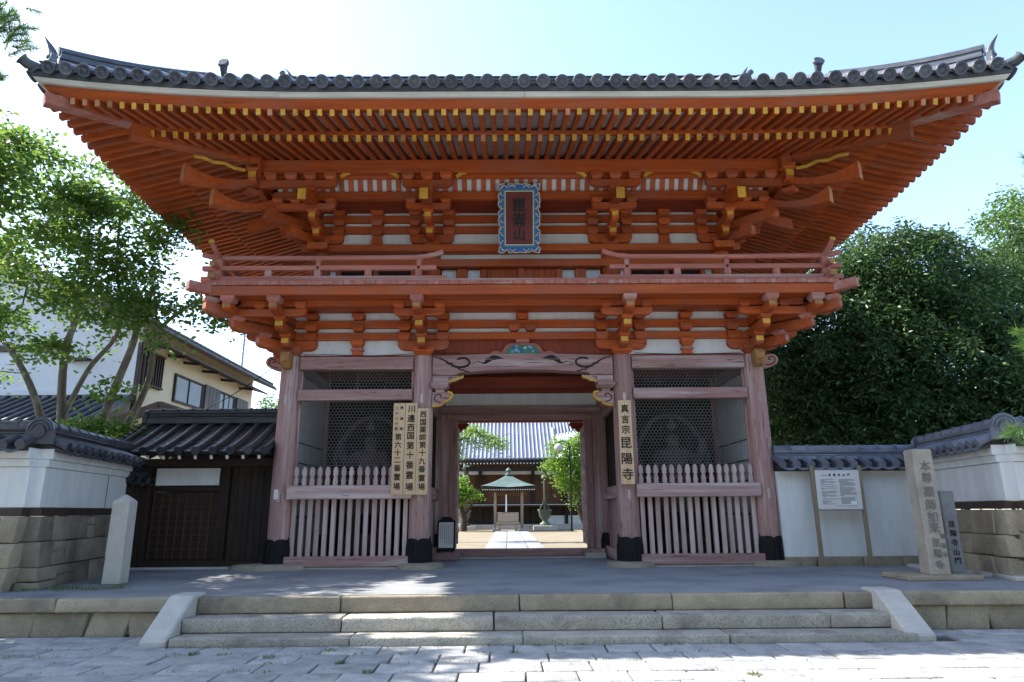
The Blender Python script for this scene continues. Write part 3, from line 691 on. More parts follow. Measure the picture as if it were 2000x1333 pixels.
for s in (-1, 1): bar('side_deck', 'rail_y', (min(s*4.2, s*5.86), .33, 5.03), (max(s*4.2, s*5.86), 6.4, 5.10), .004)
for s in (-1, 1):
    rl = sub('railing', (s*3.6, -1.1, 5.15), gate)
    def rbar(name, m, a, b, bev=.008):
        a, b = tuple(map(min, a, b)), tuple(map(max, a, b)); bar(name, m, a, b, bev, rl)
    rbar('base_rail', 'rail_x', (s*1.42, -1.17, 5.152), (s*5.98, -1.05, 5.25)); rbar('base_rail', 'rail_y', (s*5.62, -1.4, 5.154), (s*5.74, 6.3, 5.252))
    rbar('middle_rail', 'rail_x', (s*1.62, -1.15, 5.375), (s*5.98, -1.06, 5.465)); rbar('middle_rail', 'rail_y', (s*5.63, -1.4, 5.377), (s*5.72, 6.3, 5.467))
    P = [(s*1.50, -1.10, 5.745), (s*1.62, -1.10, 5.70), (s*1.78, -1.10, 5.655), (s*2.0, -1.10, 5.63), (s*3.8, -1.10, 5.62), (s*5.6, -1.10, 5.63), (s*5.8, -1.10, 5.65), (s*6.0, -1.10, 5.70)]
    mb = MB(); mb.tube(P, [.05, .05, .05, .05, .05, .05, .05, .05], 12); mb.build('hand_rail', 'rail_x', rl)
    P = [(s*5.68, -1.52, 5.80), (s*5.68, -1.4, 5.725), (s*5.68, -1.2, 5.655), (s*5.68, -1.0, 5.63), (s*5.68, 3, 5.62), (s*5.68, 6.3, 5.63)]
    mb = MB(); mb.tube(P, .05, 12); mb.add([], []); hr = mb.build('hand_rail', 'rail_y', rl)
    mb = MB(); mb.tube([(s*5.68, -1.518, 5.797), (s*5.68, -1.53, 5.806)], .053, 12); mb.build('rail_end_cap', 'gold', rl)
    for x in (1.95, 3.83):
        rbar('rail_post', 'rail_z', (s*x-.06, -1.155, 5.25), (s*x+.06, -1.045, 5.375)); rbar('rail_neck', 'rail_z', (s*x-.042, -1.14, 5.465), (s*x+.042, -1.06, 5.585), .006)
        mb = MB(); mb.lathe([(.075, 0), (.08, .025), (.055, .045)], (s*x, -1.10, 5.56), 10); mb.build('rail_saddle', 'rail_x', rl)
        mb = MB(); mb.M = Matrix.Translation((s*x, -1.152, 5.42)) @ Matrix.Rotation(rad(90), 4, 'X'); mb.lathe([(.026, 0), (.02, .012), (.006, .02)], (0, 0, 0), 8); mb.build('rail_stud', 'black', rl)
    for x in (2.89, 4.75): rbar('rail_post', 'rail_z', (s*x-.062, -1.15, 5.25), (s*x+.062, -1.05, 5.375))
    rbar('corner_post', 'rail_z', (s*5.61, -1.17, 5.25), (s*5.75, -1.03, 5.60))
    bar('gilt_end', 'oldgold', (s*5.68-.065, -1.41, 5.15), (s*5.68+.065, -1.405, 5.255), .002, rl); bar('gilt_end', 'oldgold', (s*5.68-.05, -1.41, 5.37), (s*5.68+.05, -1.405, 5.47), .002, rl)
    for y in (.6, 2.6, 4.6): rbar('rail_post', 'rail_z', (s*5.62, y-.06, 5.25), (s*5.74, y+.06, 5.6))

# ================================================================ upper storey
UX = (-4.2, -1.88, 1.88, 4.2); UY = .35; UYB = 4.85
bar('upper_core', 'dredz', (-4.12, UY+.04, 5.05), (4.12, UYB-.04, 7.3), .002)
for yy in (UY, UYB):
    for x in UX:
        mb = MB(); mb.tube([(x, yy, 5.05), (x, yy, 6.25)], .19, 24); mb.build('upper_column', 'red_z', gate)
bar('nailing_beam', 'red_x', (-4.25, UY-.20, 5.92), (4.25, UY-.02, 6.085), .01)
bar('wall_strip', 'white', (-4.2, UY-.015, 6.088), (4.2, UY+.039, 6.25), .002)
bar('capital_beam', 'red_x', (-4.58, UY-.22, 6.255), (4.58, UY+.22, 6.41), .01)
for s in (-1, 1): bar('capital_beam', 'red_y', (min(s*4.0, s*4.42), UY-.38, 6.257), (max(s*4.0, s*4.42), UYB+.38, 6.408), .01)
for s in (-1, 1):                                          # low windows and plaster squares behind the railing
    for x0, x1, m in ((1.02, 1.24, 'whitepaint'), (.62, .80, 'whitepaint')):
        pass
    bar('wall_plaster', 'white', (min(s*1.36, s*1.66), UY-.02, 5.1), (max(s*1.36, s*1.66), UY+.038, 5.90), .002)
    bar('wall_plaster', 'white', (min(s*.86, s*1.12), UY-.02, 5.1), (max(s*.86, s*1.12), UY+.038, 5.90), .002)
    bar('door_stud', 'red_z', (min(s*1.13, s*1.35), UY-.08, 5.1), (max(s*1.13, s*1.35), UY+.03, 5.915), .006)
    bar('door_stud', 'red_z', (min(s*.72, s*.85), UY-.08, 5.1), (max(s*.72, s*.85), UY+.03, 5.915), .006)
    dd = bar('upper_door', 'red_z', (min(s*.03, s*.71), UY-.05, 5.1), (max(s*.03, s*.71), UY+.03, 5.915), .004)
    for k in range(1, 6): bar('door_batten', 'red_z', (s*(.03+.68*k/6)-.012, UY-.06, 5.1), (s*(.03+.68*k/6)+.012, UY-.05, 5.915), .002, dd)
    a, b = sorted((s*2.32, s*3.75))
    wf = bar('lattice_window', 'dwood', (a, UY+.0, 5.35), (b, UY+.036, 5.86), .002)
    for k in range(24): bar('window_bar', 'dwoodx', (a+(b-a)*(k+.5)/24-.014, UY-.03, 5.35), (a+(b-a)*(k+.5)/24+.014, UY-.005, 5.86), .002, wf)
    for x in (a-.06, (a+b)/2, b+.06): bar('window_stud', 'red_z', (x-.05, UY-.07, 5.1), (x+.05, UY-.005, 5.915), .005)
    for x0, x1 in ((2.08, 2.2), (3.88, 4.0)): bar('wall_plaster', 'white', (min(s*x0, s*x1), UY-.02, 5.1), (max(s*x0, s*x1), UY+.038, 5.915), .002)
bar('door_post', 'red_z', (-.06, UY-.10, 5.1), (.06, UY-.051, 5.915), .006)
# frieze: plaster with two continuous tie arms
bar('frieze_plaster', 'white', (-4.2, UY-.035, 6.412), (4.2, UY+.038, 7.19), .002)
for z0, z1 in ((6.70, 6.855), (6.945, 7.10)):
    bar('tie_arm', 'red_x', (-4.2, UY-.13, z0), (4.2, UY-.037, z1), .006)
    for s in (-1, 1): bar('tie_arm', 'red_y', (min(s*4.24, s*4.33), UY, z0), (max(s*4.24, s*4.33), UYB, z1), .006)
for s in (-1, 1):
    x = s*3.04
    mb = MB(); mb.pxz([(x-.13, 6.412), (x-.09, 6.66), (x+.09, 6.66), (x+.13, 6.412)], UY-.12, UY-.036); mb.build('short_strut', 'red_z', gate, bevel=.005)
    blk(gate, x, UY-.09, 6.64, .26, .12); blk(gate, x, UY-.10, 6.86, .26, .13); blk(gate, x, UY-.10, 7.09, .26, .1)
    bar('side_frieze', 'white', (min(s*4.13, s*4.22), UY, 6.412), (max(s*4.13, s*4.22), UYB, 7.19), .002)
    bar('upper_side_wall', 'dredz', (min(s*4.121, s*4.2), UY+.1, 5.1), (max(s*4.121, s*4.2), UYB-.1, 6.25), .002)
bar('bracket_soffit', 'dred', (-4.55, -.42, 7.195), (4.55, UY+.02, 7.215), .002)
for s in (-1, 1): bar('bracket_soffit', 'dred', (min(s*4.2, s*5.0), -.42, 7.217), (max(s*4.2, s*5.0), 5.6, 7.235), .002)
OY = -.45
bar('outer_tie_beam', 'red_x', (-5.0, OY-.06, 7.13), (5.0, OY+.06, 7.29), .008)
for s in (-1, 1): bar('outer_tie_beam', 'red_y', (min(s*4.94, s*5.06), OY, 7.132), (max(s*4.94, s*5.06), UYB+.8, 7.292), .008)
# curved ribs and the plaster behind them
prof = [(OY+.02, 7.29), (OY-.05, 7.40), (OY-.10, 7.50), (OY-.14, 7.60), (OY-.16, 7.72)]
mb = MB(); mb.pyz([(y-.012, z) for y, z in prof]+[(y+.03, z) for y, z in reversed(prof)], -.048, .048)
RIB = mb.mesh('curved_rib', 'red_z', bevel=.004, org=(0, 0, 7.29))[0]
mb = MB(); mb.grid([[(x, y+.045, z) for y, z in prof] for x in (-4.95, 4.95)], 0, False)
o = mb.build('rib_plaster', 'white', gate, recalc=False)
k = -4.8
while k < 4.85:
    link('curved_rib', RIB, (k, 0, 7.29), gate); k += .192
for s in (-1, 1):
    mb = MB(); mb.grid([[(s*(4.2+UY-y-.045), yy, z) for y, z in prof] for yy in (-.4, 5.6)], 0, False); mb.build('rib_plaster', 'soffit', gate, recalc=False)
# the eave purlin
PZ0, PZ1 = 7.57, 7.85
bar('eave_purlin', 'red_x', (-5.30, -.80, PZ0), (5.30, -.60, PZ1), .012)
for s in (-1, 1): bar('eave_purlin', 'red_y', (min(s*5.15, s*5.35), -1.0, PZ0+.002), (max(s*5.15, s*5.35), 6.1, PZ1+.002), .012)
bar('purlin_board', 'red_x', (-5.1, -.66, 7.50), (5.1, -.61, 7.568), .003)

def tail(par, x, y, d, T0, T1, zt, slope, w, h, m='red_y', g='gold'):
    d = Vector((d[0], d[1], 0)).normalized(); n = Vector((-d.y, d.x, 0))
    p = [(T0, zt+slope*(T1-T0)), (T1, zt), (T1, zt-h), (T0, zt-h+slope*(T1-T0))]
    mb = MB(); mb.prism(p, (x, y, 0), d, (0, 0, 1), n, -w/2, w/2, 0, {1: 1}); return mb.build('tail_rafter', [m, g], par, bevel=.008)
def upper_set(x, corner=0):
    g = sub('bracket_set', (x, UY, 6.41), gate)
    blk(g, x, UY-.02, 6.412, .40, .15)
    dirs = [(0, -1)]+([(corner, 0)] if corner else [])
    for dx, dy in dirs:
        fr = dx == 0
        px = lambda T: x+dx*T
        py = lambda T: UY+dy*T
        if fr:
            arm_x(g, x, UY-.10, .46 if corner >= 0 else .16, .46 if corner <= 0 else .16, 6.46, 6.66, .12)
            for q in (-.36, .36):
                if corner and q*corner > 0: continue
                for zz, hh in ((6.64, .14), (6.86, .13), (7.09, .1)): blk(g, x+q, UY-.10, zz, .25, hh)
        else:
            arm_y(g, x+corner*.1, UY, .16, .46, 6.46, 6.66, .12)
            for zz, hh in ((6.64, .14), (6.86, .13)): blk(g, x+corner*.1, UY+.36, zz, .25, hh, 'red_y')
        nose(g, x, UY, (dx, dy), .56, 6.46, 6.62, .14); blk(g, px(.46), py(.46), 6.585, .2, .1)
        nose(g, x, UY, (dx, dy), .90, 6.66, 6.845, .14); blk(g, px(.82), py(.82), 6.815, .22, .1)
        # cross arm carrying the outer tie beam
        if fr:
            L0, L1 = (.45, .45) if not corner else ((.80, .45) if corner < 0 else (.45, .80))
            arm_x(g, x, OY-.03, L0, L1, 6.895, 7.03, .12)
            for q in ([-.35, .35] if not corner else [-.35, .35, corner*.7]): blk(g, x+q, OY-.03, 7.032, .21, .098)
        else:
            arm_y(g, x+corner*.83, UY, .8, .45, 6.895, 7.03, .12)
            for q in (-.35, .35): blk(g, x+corner*.83, UY+q, 7.032, .21, .098, 'red_y')
        # tail rafter, and the arm under the eave purlin
        tail(g, x, UY, (dx, dy), .05, 1.60, 7.00, .30, .17, .24, 'red_y' if fr else 'red_x')
        blk(g, px(1.06), py(1.06), 7.17, .23, .1)
        if fr:
            L0, L1 = (.50, .50) if not corner else ((1.25, .52) if corner < 0 else (.52, 1.25))
            arm_x(g, x, -.74, L0, L1, 7.26, 7.405, .12)
            for q in ([-.38, 0, .38] if not corner else [-corner*.40, 0, corner*.38, corner*.78, corner*1.1]): blk(g, x+q, -.74, 7.407, .24, .155)
            for e in (-1, 1):                              # little gilt scrolls at the arm's ends
                if corner*e > 0: continue
                mb = MB(); x0 = x+e*.56; mb.pxz([(x0, 7.52), (x0+e*.10, 7.60), (x0+e*.22, 7.635), (x0+e*.22, 7.57), (x0+e*.15, 7.55), (x0+e*.04, 7.46)], -.76, -.70); mb.build('gilt_scroll', 'gold', g, bevel=.005)
        else:
            arm_y(g, x+corner*1.09, UY, 1.2, .5, 7.26, 7.405, .12)
            for q in (-.78, -.38, 0, .38): blk(g, x+corner*1.09, UY+q, 7.407, .24, .155, 'red_y')
    if corner:
        D = (corner, -1)
        for T, z0, z1 in ((.80, 6.44, 6.64), (1.32, 6.67, 6.87)): nose(g, x, UY, D, T, z0, z1, .18, 'red_x')
        for T, zz in ((.66, 6.62), (1.18, 6.85), (1.62, 7.08)): blk(g, x+corner*T*DG, UY-T*DG, zz, .25, .1, 'red_x', rad(45))
        d = Vector((corner*DG, -DG, 0)); n = Vector((DG*corner, DG, 0)).cross(Vector((0, 0, 1))); n = Vector((-d.y, d.x, 0))
        for (T0, T1, z0, z1, e) in ((1.0, 2.36, 7.02, 6.52, .30), (1.3, 2.92, 7.42, 6.80, .33)):   # two big curved tails
            top = []; bot = []
            for k in range(9):
                t = k/8; T = T0+(T1-T0)*t; zb = z0+(z1-z0)*t+.10*t*t*t; hh = .25+(e-.25)*t
                bot.append((T, zb-.06*math.sin(math.pi*t))); top.append((T, zb+hh+.02-.22*math.sin(math.pi*min(1, t*1.02))**.7*(t > .1)))
            mb = MB(); p = top+bot[::-1]; mb.prism(p, (x, UY, 0), d, (0, 0, 1), n, -.095, .095, 0, {8: 1}); mb.build('corner_tail', ['red_x', 'tan'], g, bevel=.008)
        # gilt noses under the hip rafter
        nose(g, x+corner*1.08, UY, (0, -1), 1.36, 7.27, 7.50, .16, 'gold', .9); 
        mb = MB(); mb.block(x+corner*1.10, UY-1.22, 7.50, .26, .16); mb.build('bearing_block', 'red_x', g, bevel=.006)
        mb = MB(); T = [(1.75, 7.52), (1.95, 7.49), (2.15, 7.52), (2.35, 7.46), (2.55, 7.48), (2.7, 7.44)]
        mb.tube([(x+corner*t*DG, UY-t*DG-.10, z) for t, z in T], .04, 6); mb.build('gilt_scroll', 'gold', g)
        mb = MB(); mb.tube(curve_pts([(x+corner*(t*DG-.0), UY-t*DG-.13, z) for t, z in ((1.55, 7.47), (1.62, 7.56), (1.74, 7.60), (1.80, 7.55), (1.74, 7.52))], 5), .012, 5); mb.build('scroll_painting', 'ink', g)
for i, x in enumerate(UX): upper_set(x, (-1, 0, 0, 1)[i])
for s in (-1, 1):                                            # the side bracket sets further back
    for yy in (2.6, UYB):
        g = sub('bracket_set', (s*4.2, yy, 6.41), gate)
        for T, z0, z1 in ((.56, 6.46, 6.62), (.90, 6.66, 6.845)): nose(g, s*4.2, yy, (s, 0), T, z0, z1, .14)
        blk(g, s*4.66, yy, 6.62, .2, .1); arm_y(g, s*5.03, yy, .45, .45, 6.895, 7.03, .12); arm_y(g, s*5.28, yy, .5, .5, 7.26, 7.405, .12)
        tail(g, s*4.2, yy, (s, 0), .05, 1.60, 7.00, .30, .2, .26, 'red_x', 'tan')
        g = sub('bracket_set', (s*4.55, yy, 3.97), gate)
        for T, z0, z1 in ((.52, 4.07, 4.235), (.92, 4.30, 4.465), (1.30, 4.55, 4.70)): nose(g, s*4.55, yy, (s, 0), T, z0, z1, .15, 'oldgold')
        blk(g, s*5.75, yy, 4.702, .24, .135)

# ================================================================ eaves
HX, HY, YC = 4.2, 2.25, 2.6                                   # half sizes of the upper wall, centre of the plan
SE = 3.76                                                     # overhang to the white strip
def rise(x, y):
    s_ = max(abs(x)-HX, abs(y-YC)-HY, 0)
    if abs(x)-HX >= abs(y-YC)-HY: u = (abs(y-YC)-HY+1.0+0)/4.77
    else: u = (abs(x)-HX+1.0)/4.77
    u = max(0, min(1.15, u)); return .31*u*u*(min(s_, 4.2)/SE)
def z_base(s): return 7.835-.30*(s-1.13)                       # underside of the lower rafters
def z_fly(s): return 7.56-.277*(s-2.6)                      # underside of the flying rafters
S1, S2 = 2.58, 3.54                                           # where the two rows of rafters end
def rafter(par_name, side, c, sa, sb, zf, w, h):
    """side: 0 front, -1/+1 sides; c: coordinate along the eave; from sa to sb outward"""
    def P(s):
        if side == 0: x, y = c, YC-HY-s
        else: x, y = side*(HX+s), c
        return Vector((x, y, zf(s)+rise(x, y)))
    c += random.gauss(0, .004); a, b = P(sa), P(sb+random.gauss(0, .006)); u = Vector((0, 0, h/2+random.gauss(0, .003)))
    mb = MB(); mb.beam(a+u, b+u, w, h, 0, 1)
    return mb.build(par_name, ['red_y' if side == 0 else 'red_x', random.choice(('gold',)*9+('oldgold', 'tan')) if sb-abs(c)*0 and abs(c) < 7.0 else 'tan'], gate, bevel=.004)
PITCHX = .2035
k = 0
xs = [(i+.5)*PITCHX for i in range(0, 40)]
for sx in (-1, 1):
    for x in xs:
        if x < HX+S1-.06: rafter('base_rafter', 0, sx*x, max(.3, x-HX+.03), S1, z_base, .088, .125)
        if x < HX+S2-.08: rafter('flying_rafter', 0, sx*x, max(2.1, x-HX+.03), S2, z_fly, .082, .115)
    for sy in (-1, 1):
        for q in xs:
            if q < HY+S1-.06: rafter('base_rafter', sx, YC+sy*q, max(.3, q-HY+.03), S1, z_base, .088, .125)
            if q < HY+S2-.08: rafter('flying_rafter', sx, YC+sy*q, max(2.1, q-HY+.03), S2+.14, z_fly, .082, .115)
# hip rafters
for sx in (-1, 1):
    for sy in (-1, 1):
        def Q(s, dz): 
            x, y = sx*(HX+s), YC+sy*(HY+s); return Vector((x, y, dz+rise(x, y)))
        mb = MB(); mb.beam(Q(.6, z_base(.6)+.02), Q(2.72, z_base(2.72)+.03), .22, .27); mb.build('hip_rafter', 'red_x', gate, bevel=.01)
        mb = MB(); mb.beam(Q(1.9, z_fly(1.9)+.03), Q(3.63, z_fly(3.63)+.0), .19, .2); mb.build('hip_rafter', 'rail_x', gate, bevel=.01)
# long curved members that follow the eave, built as sections
def eave_run(name, m, sec, ends=None, n=44, mats=None, side_list=(0, -1, 1), splits=1, sext=0):
    """sec: list of (s, z) outline swept along the eave with the corner rise"""
    for side in side_list:
        smax = max(a for a, b in sec)
        half = (HX if side == 0 else HY)
        for part in range(splits):
            rows = []
            for i in range(n//splits+1):
                t = -1+2*(part*(n//splits)+i)/(n//splits*splits)
                row = []
                for s, z in sec:
                    c = t*(half+s+sext)
                    x, y = (c, YC-HY-s) if side == 0 else (side*(HX+s), YC+c)
                    row.append(Vector((x, y, z+rise(x, y))))
                if splits > 1:
                    if i == 0 and part: row = [p+(Vector((.006, 0, 0)) if side == 0 else Vector((0, .006, 0))) for p in row]
                rows.append(row)
            k = len(sec); mb = MB(); vs = [p for r_ in rows for p in r_]
            fs = [(i*k+j, i*k+(j+1) % k, (i+1)*k+(j+1) % k, (i+1)*k+j) for i in range(len(rows)-1) for j in range(k)]
            fs += [tuple(range(k)), tuple(range((len(rows)-1)*k, len(rows)*k))]
            mb.add(vs, fs); o = mb.build(name, m if side == 0 else m.replace('_x', '_y'), gate)
E1 = z_base(S1)+.125; E2 = z_fly(S2)+.115
eave_run('lower_eave_beam', 'red_x', [(S1-.13, E1+.04), (S1-.02, E1+.005), (S1-.02, E1+.10), (S1-.13, E1+.14)])
eave_run('fascia_board', 'red_x', [(S2-.16, E2+.03), (S2-.02, E2+.003), (S2+.13, E2+.097), (S2-.05, E2+.14)])
eave_run('eave_strip', 'strip', [(S2+.04, E2+.12), (S2+.185, E2+.10), (S2+.235, E2+.16), (S2+.05, E2+.19)], splits=4)
# boarding above the rafters
def boarding(name, m, sa, sb, za, zb):
    for side in (0, -1, 1):
        half = HX if side == 0 else HY; rows = []
        for i in range(45):
            t = -1+2*i/44; row = []
            for j in range(4):
                s = sa+(sb-sa)*j/3; c = t*(half+s); x, y = (c, YC-HY-s) if side == 0 else (side*(HX+s), YC+c)
                row.append((x, y, za+(zb-za)*j/3+rise(x, y)))
            rows.append(row)
        mb = MB(); mb.grid(rows, 0, True); mb.grid([[(p[0], p[1], p[2]+.02) for p in r_] for r_ in rows], 0, True); mb.build(name, m, gate, recalc=False)
boarding('soffit_boards', 'soffit', .3, S1-.03, z_base(.3)+.127, z_base(S1-.03)+.127)
boarding('soffit_boards', 'soffit', 2.1, S2-.03, z_fly(2.1)+.117, z_fly(S2-.03)+.117)
# ================================================================ the tiled roof of the gate
SV = 3.82                                                     # the eave line of the tiles
def zr(d): return E2+.225+.50*d+.031*d*d
def rp(side, c, d, dz=0):
    s_ = SV-d
    x, y = (c, YC-HY-s_) if side == 0 else ((side*(HX+s_), YC+c) if side in (-1, 1) else (c, YC+HY+s_))
    return Vector((x, y, zr(d)+rise(x, y)*max(0, 1-d/3.5)+dz))
DV = 1.95; RX = HX+SV-DV
mb = MB()
for side in (0, 2):
    ds = [0, .25, .6, 1.0, 1.5, DV, 2.8, 3.6, 4.5, 5.3, HY+SV]
    rows = []
    for d in ds:
        hw = HX+SV-min(d, DV); rows.append([rp(side, hw*(-1+2*i/40), d) for i in range(41)])
    mb.grid(rows)
for side in (-1, 1):
    rows = []
    for d in (0, .25, .6, 1.0, 1.5, DV):
        hw = HY+SV-d; rows.append([rp(side, hw*(-1+2*i/30), d) for i in range(31)])
    mb.grid(rows)
    gx = side*(RX-.35)
    mb.add([(gx, YC-4.0, zr(2.0)), (gx, YC+4.0, zr(2.0)), (gx, YC, zr(5.9))], [(0, 1, 2)])
roof = mb.build('roof', 'tile', gate)
eave_run('eave_fill', 'tile', [(SV-.20, E2+.155), (SV-.03, E2+.165), (SV+.0, E2+.24), (SV-.2, E2+.32)])
TP = .2945; TR = .112; SLP = math.atan(.52)
def disc_tile():
    mb = MB(); prof = [(TR*.9, .35), (TR*.95, .0)]
    mb.lathe([(.0001, -.004), (TR*.26, -.004), (TR*.30, .004), (TR*.66, .004), (TR*.72, -.010), (TR*.98, -.010), (TR, 0), (TR, .03), (TR*.92, .036), (TR*.90, .36)], (0, 0, 0), 20)
    for k in range(8):
        a = k*math.pi/4; mb.lathe([(.011, .004), (.009, -.004)], (TR*.48*math.cos(a), TR*.48*math.sin(a), 0), 6)
    me, _ = mb.mesh('eave_tile', 'tile', org=(0, 0, 0)); return me
def pan_tile():
    mb = MB(); n = 8; hw = TP/2+.005; A = []; B = []
    for i in range(n+1):
        t = -1+2*i/n; x = hw*t; z = -.055*(1-t*t); A.append((x, z)); B.append((x, z+.045))
    poly = A+B[::-1]; mb.prism(poly, (0, 0, 0), (1, 0, 0), (0, 1, 0), (0, 0, 1), 0, .34); return mb.mesh('pan_tile', 'tile', org=(0, 0, 0))[0]
DISC, PAN = disc_tile(), pan_tile()
def place(name, me, side, c, d, dz, lift=0):
    p = rp(side, c+random.gauss(0, .005), d+random.gauss(0, .008), dz+random.gauss(0, .004)); ez = {0: 0, 1: 90, -1: -90, 2: 180}[side]
    o = link(name, me, p, roof)
    # local +z points up the slope, local y is the roof's normal
    up = Vector((0, math.cos(SLP), math.sin(SLP))); nx = Vector((1, 0, 0)); ny = up.cross(nx)
    R_ = Matrix.Rotation(rad(ez), 3, 'Z') @ Matrix((nx, ny, up)).transposed()
    o.rotation_euler = R_.to_euler(); return o
for side in (0, -1, 1):
    half = (HX if side == 0 else HY)+SV; n = int(half/TP)
    for i in range(-n, n+1):
        c = i*TP
        if abs(c) > half-.12: continue
        place('eave_tile', DISC, side, c, -.09, .075)
        dend = HX+SV-abs(c) if side == 0 else HY+SV-abs(c)
        if side == 0: dend = HY+SV if abs(c) < RX else dend
        else: dend = min(DV, dend)
        if dend > .45:
            P = [rp(side, c, .2+(dend-.2)*k/7, .055) for k in range(8)]
            mb = MB(); mb.tube(P, TR*.92, 8); mb.build('tile_row', 'tile', roof)
    for i in range(-n-1, n+1):
        c = (i+.5)*TP
        if abs(c) > half-.05: continue
        place('pan_tile', PAN, side, c, -.035, .035)
# hip ridges with their end ornaments
def fin(par, o, d, h, w, mname='tile', horn=True):
    """demon-face end tile: a thick shield with a horn, facing along d"""
    d = Vector((d[0], d[1], 0)).normalized(); u = Vector((-d.y, d.x, 0)); o = Vector(o)
    p = [(-w/2, 0), (w/2, 0), (w*.56, h*.25), (w*.42, h*.45), (w*.36, h*.66), (w*.18, h*.78), (0, h*.84), (-w*.18, h*.78), (-w*.36, h*.66), (-w*.42, h*.45), (-w*.56, h*.25)]
    mb = MB(); mb.prism(p, o, u, (0, 0, 1), d, -.04, .05)
    for q in (-1, 1):
        mb.tube([o+d*.06+u*q*w*.2+Vector((0, 0, h*.52)), o+d*.1+u*q*w*.2+Vector((0, 0, h*.54))], [w*.1, w*.07], 8)
        mb.tube([o+d*.05+u*q*w*.40+Vector((0, 0, h*.12)), o+d*.05+u*q*w*.52+Vector((0, 0, h*.2)), o+d*.05+u*q*w*.46+Vector((0, 0, h*.3))], w*.09, 6)
    mb.tube([o+d*.06+Vector((0, 0, h*.28)), o+d*.13+Vector((0, 0, h*.34)), o+d*.06+Vector((0, 0, h*.46))], [w*.16, w*.13, w*.06], 8)
    if horn: mb.tube([o+Vector((0, 0, h*.74)), o+d*.02+Vector((0, 0, h*.95)), o+d*.07+Vector((0, 0, h*1.15)), o+d*.16+Vector((0, 0, h*1.42))], [w*.20, w*.15, w*.09, .006], 8)
    return mb.build('ridge_end_tile', mname, par)
for sx in (-1, 1):
    for sy in (-1, 1):
        def D(d, dz): p = rp(0 if sy < 0 else 2, sx*(HX+SV-d), d, dz); return p
        hr = sub('hip_ridge', D(.3, 0), gate)
        for k, (w, z0, z1) in enumerate(((.32, .0, .17), (.28, .175, .27), (.33, .275, .31), (.27, .315, .40), (.31, .405, .44))):
            mb = MB(); P = [D(.26+1.7*i/8, 0) for i in range(9)]
            t = Vector((-sx, -sy, 0)).normalized(); nrm = Vector((-t.y, t.x, 0))
            vs = []; fs = []
            for p in P:
                for a, b in ((-1, z0), (1, z0), (1, z1), (-1, z1)): vs.append(p+nrm*a*w/2+Vector((0, 0, b)))
            for i in range(8):
                for j in range(4): fs.append((i*4+j, i*4+(j+1) % 4, i*4+4+(j+1) % 4, i*4+4+j))
            fs += [(0, 1, 2, 3), (32, 33, 34, 35)]; mb.add(vs, fs); mb.build('ridge_course', 'tile', hr)
        mb = MB(); mb.tube([D(.24+1.72*i/8, .49) for i in range(9)], .075, 8); mb.build('ridge_cap', 'tile', hr)
        fin(hr, D(.20, .04), (sx, sy), .44, .40)
        a = D(.5, .05); b = D(.10, .07); c = D(-.02, .11); e = D(-.075, .165)
        mb = MB(); mb.tube([a, b, c, e], [.09, .09, .088, .085], 14); mb.tube([e, e+(e-c).normalized()*.02], [.105, .105], 14); mb.build('corner_tile', 'tile', hr)
# main ridge, descending ridges and their bird-perch tiles
rg = sub('main_ridge', (0, YC, zr(5.9)), gate); zt = zr(HY+SV)
for w, a, b in ((.46, -.1, .06), (.36, .065, .13), (.42, .135, .165), (.34, .17, .235), (.40, .24, .27)): bar('ridge_course', 'tile', (-RX+.1, YC-w/2, zt+a), (RX-.1, YC+w/2, zt+b), .006, rg)
mb = MB(); mb.tube([(-RX+.1, YC, zt+.30), (RX-.1, YC, zt+.30)], .08, 10); mb.build('ridge_cap', 'tile', rg)
for s in (-1, 1):
    fin(rg, (s*(RX-.05), YC, zt-.05), (s, 0), .5, .44)
    mb = MB(); mb.tube([(s*(RX-.3), YC, zt+.32), (s*(RX+.1), YC, zt+.40), (s*(RX+.18), YC, zt+.52)], [.07, .07, .085], 10); mb.build('perch_tile', 'tile', rg)
    for sy in (0, 2):
        kr = sub('descending_ridge', rp(sy, s*5.55, 1.6), gate); ny = -1 if sy == 0 else 1
        mb = MB(); P = [rp(sy, s*5.55, 1.55+(HY+SV-1.75)*i/8, .12) for i in range(9)]
        vs = []; fs = []
        for p in P:
            for a, b in ((-.15, -.12), (.15, -.12), (.13, .16), (-.13, .16)): vs.append(p+Vector((a, 0, b)))
        for i in range(8):
            for j in range(4): fs.append((i*4+j, i*4+(j+1) % 4, i*4+4+(j+1) % 4, i*4+4+j))
        fs += [(0, 1, 2, 3), (32, 33, 34, 35)]; mb.add(vs, fs); mb.tube([p+Vector((0, 0, .2)) for p in P], .08, 8); mb.build('ridge_course', 'tile', kr)
        fin(kr, rp(sy, s*5.55, 1.52, .0), (0, ny), .42, .4, horn=False)
        b0 = rp(sy, s*5.55, 1.62, .28); e = b0+Vector((0, ny*.24, .21))
        mb = MB(); mb.tube([b0+Vector((0, -ny*.2, -.02)), b0, b0+Vector((0, ny*.14, .05)), b0+Vector((0, ny*.21, .12)), e], [.085, .08, .062, .058, .075], 12)
        f = Vector((0, ny*.93, .36)); mb.tube([e-f*.05+Vector((0, 0, .05)), e+Vector((0, 0, .05)), e+f*.05+Vector((0, 0, .05)), e+f*.06+Vector((0, 0, .05))], [.055, .10, .108, .085], 16); mb.build('perch_tile', 'tile', kr)

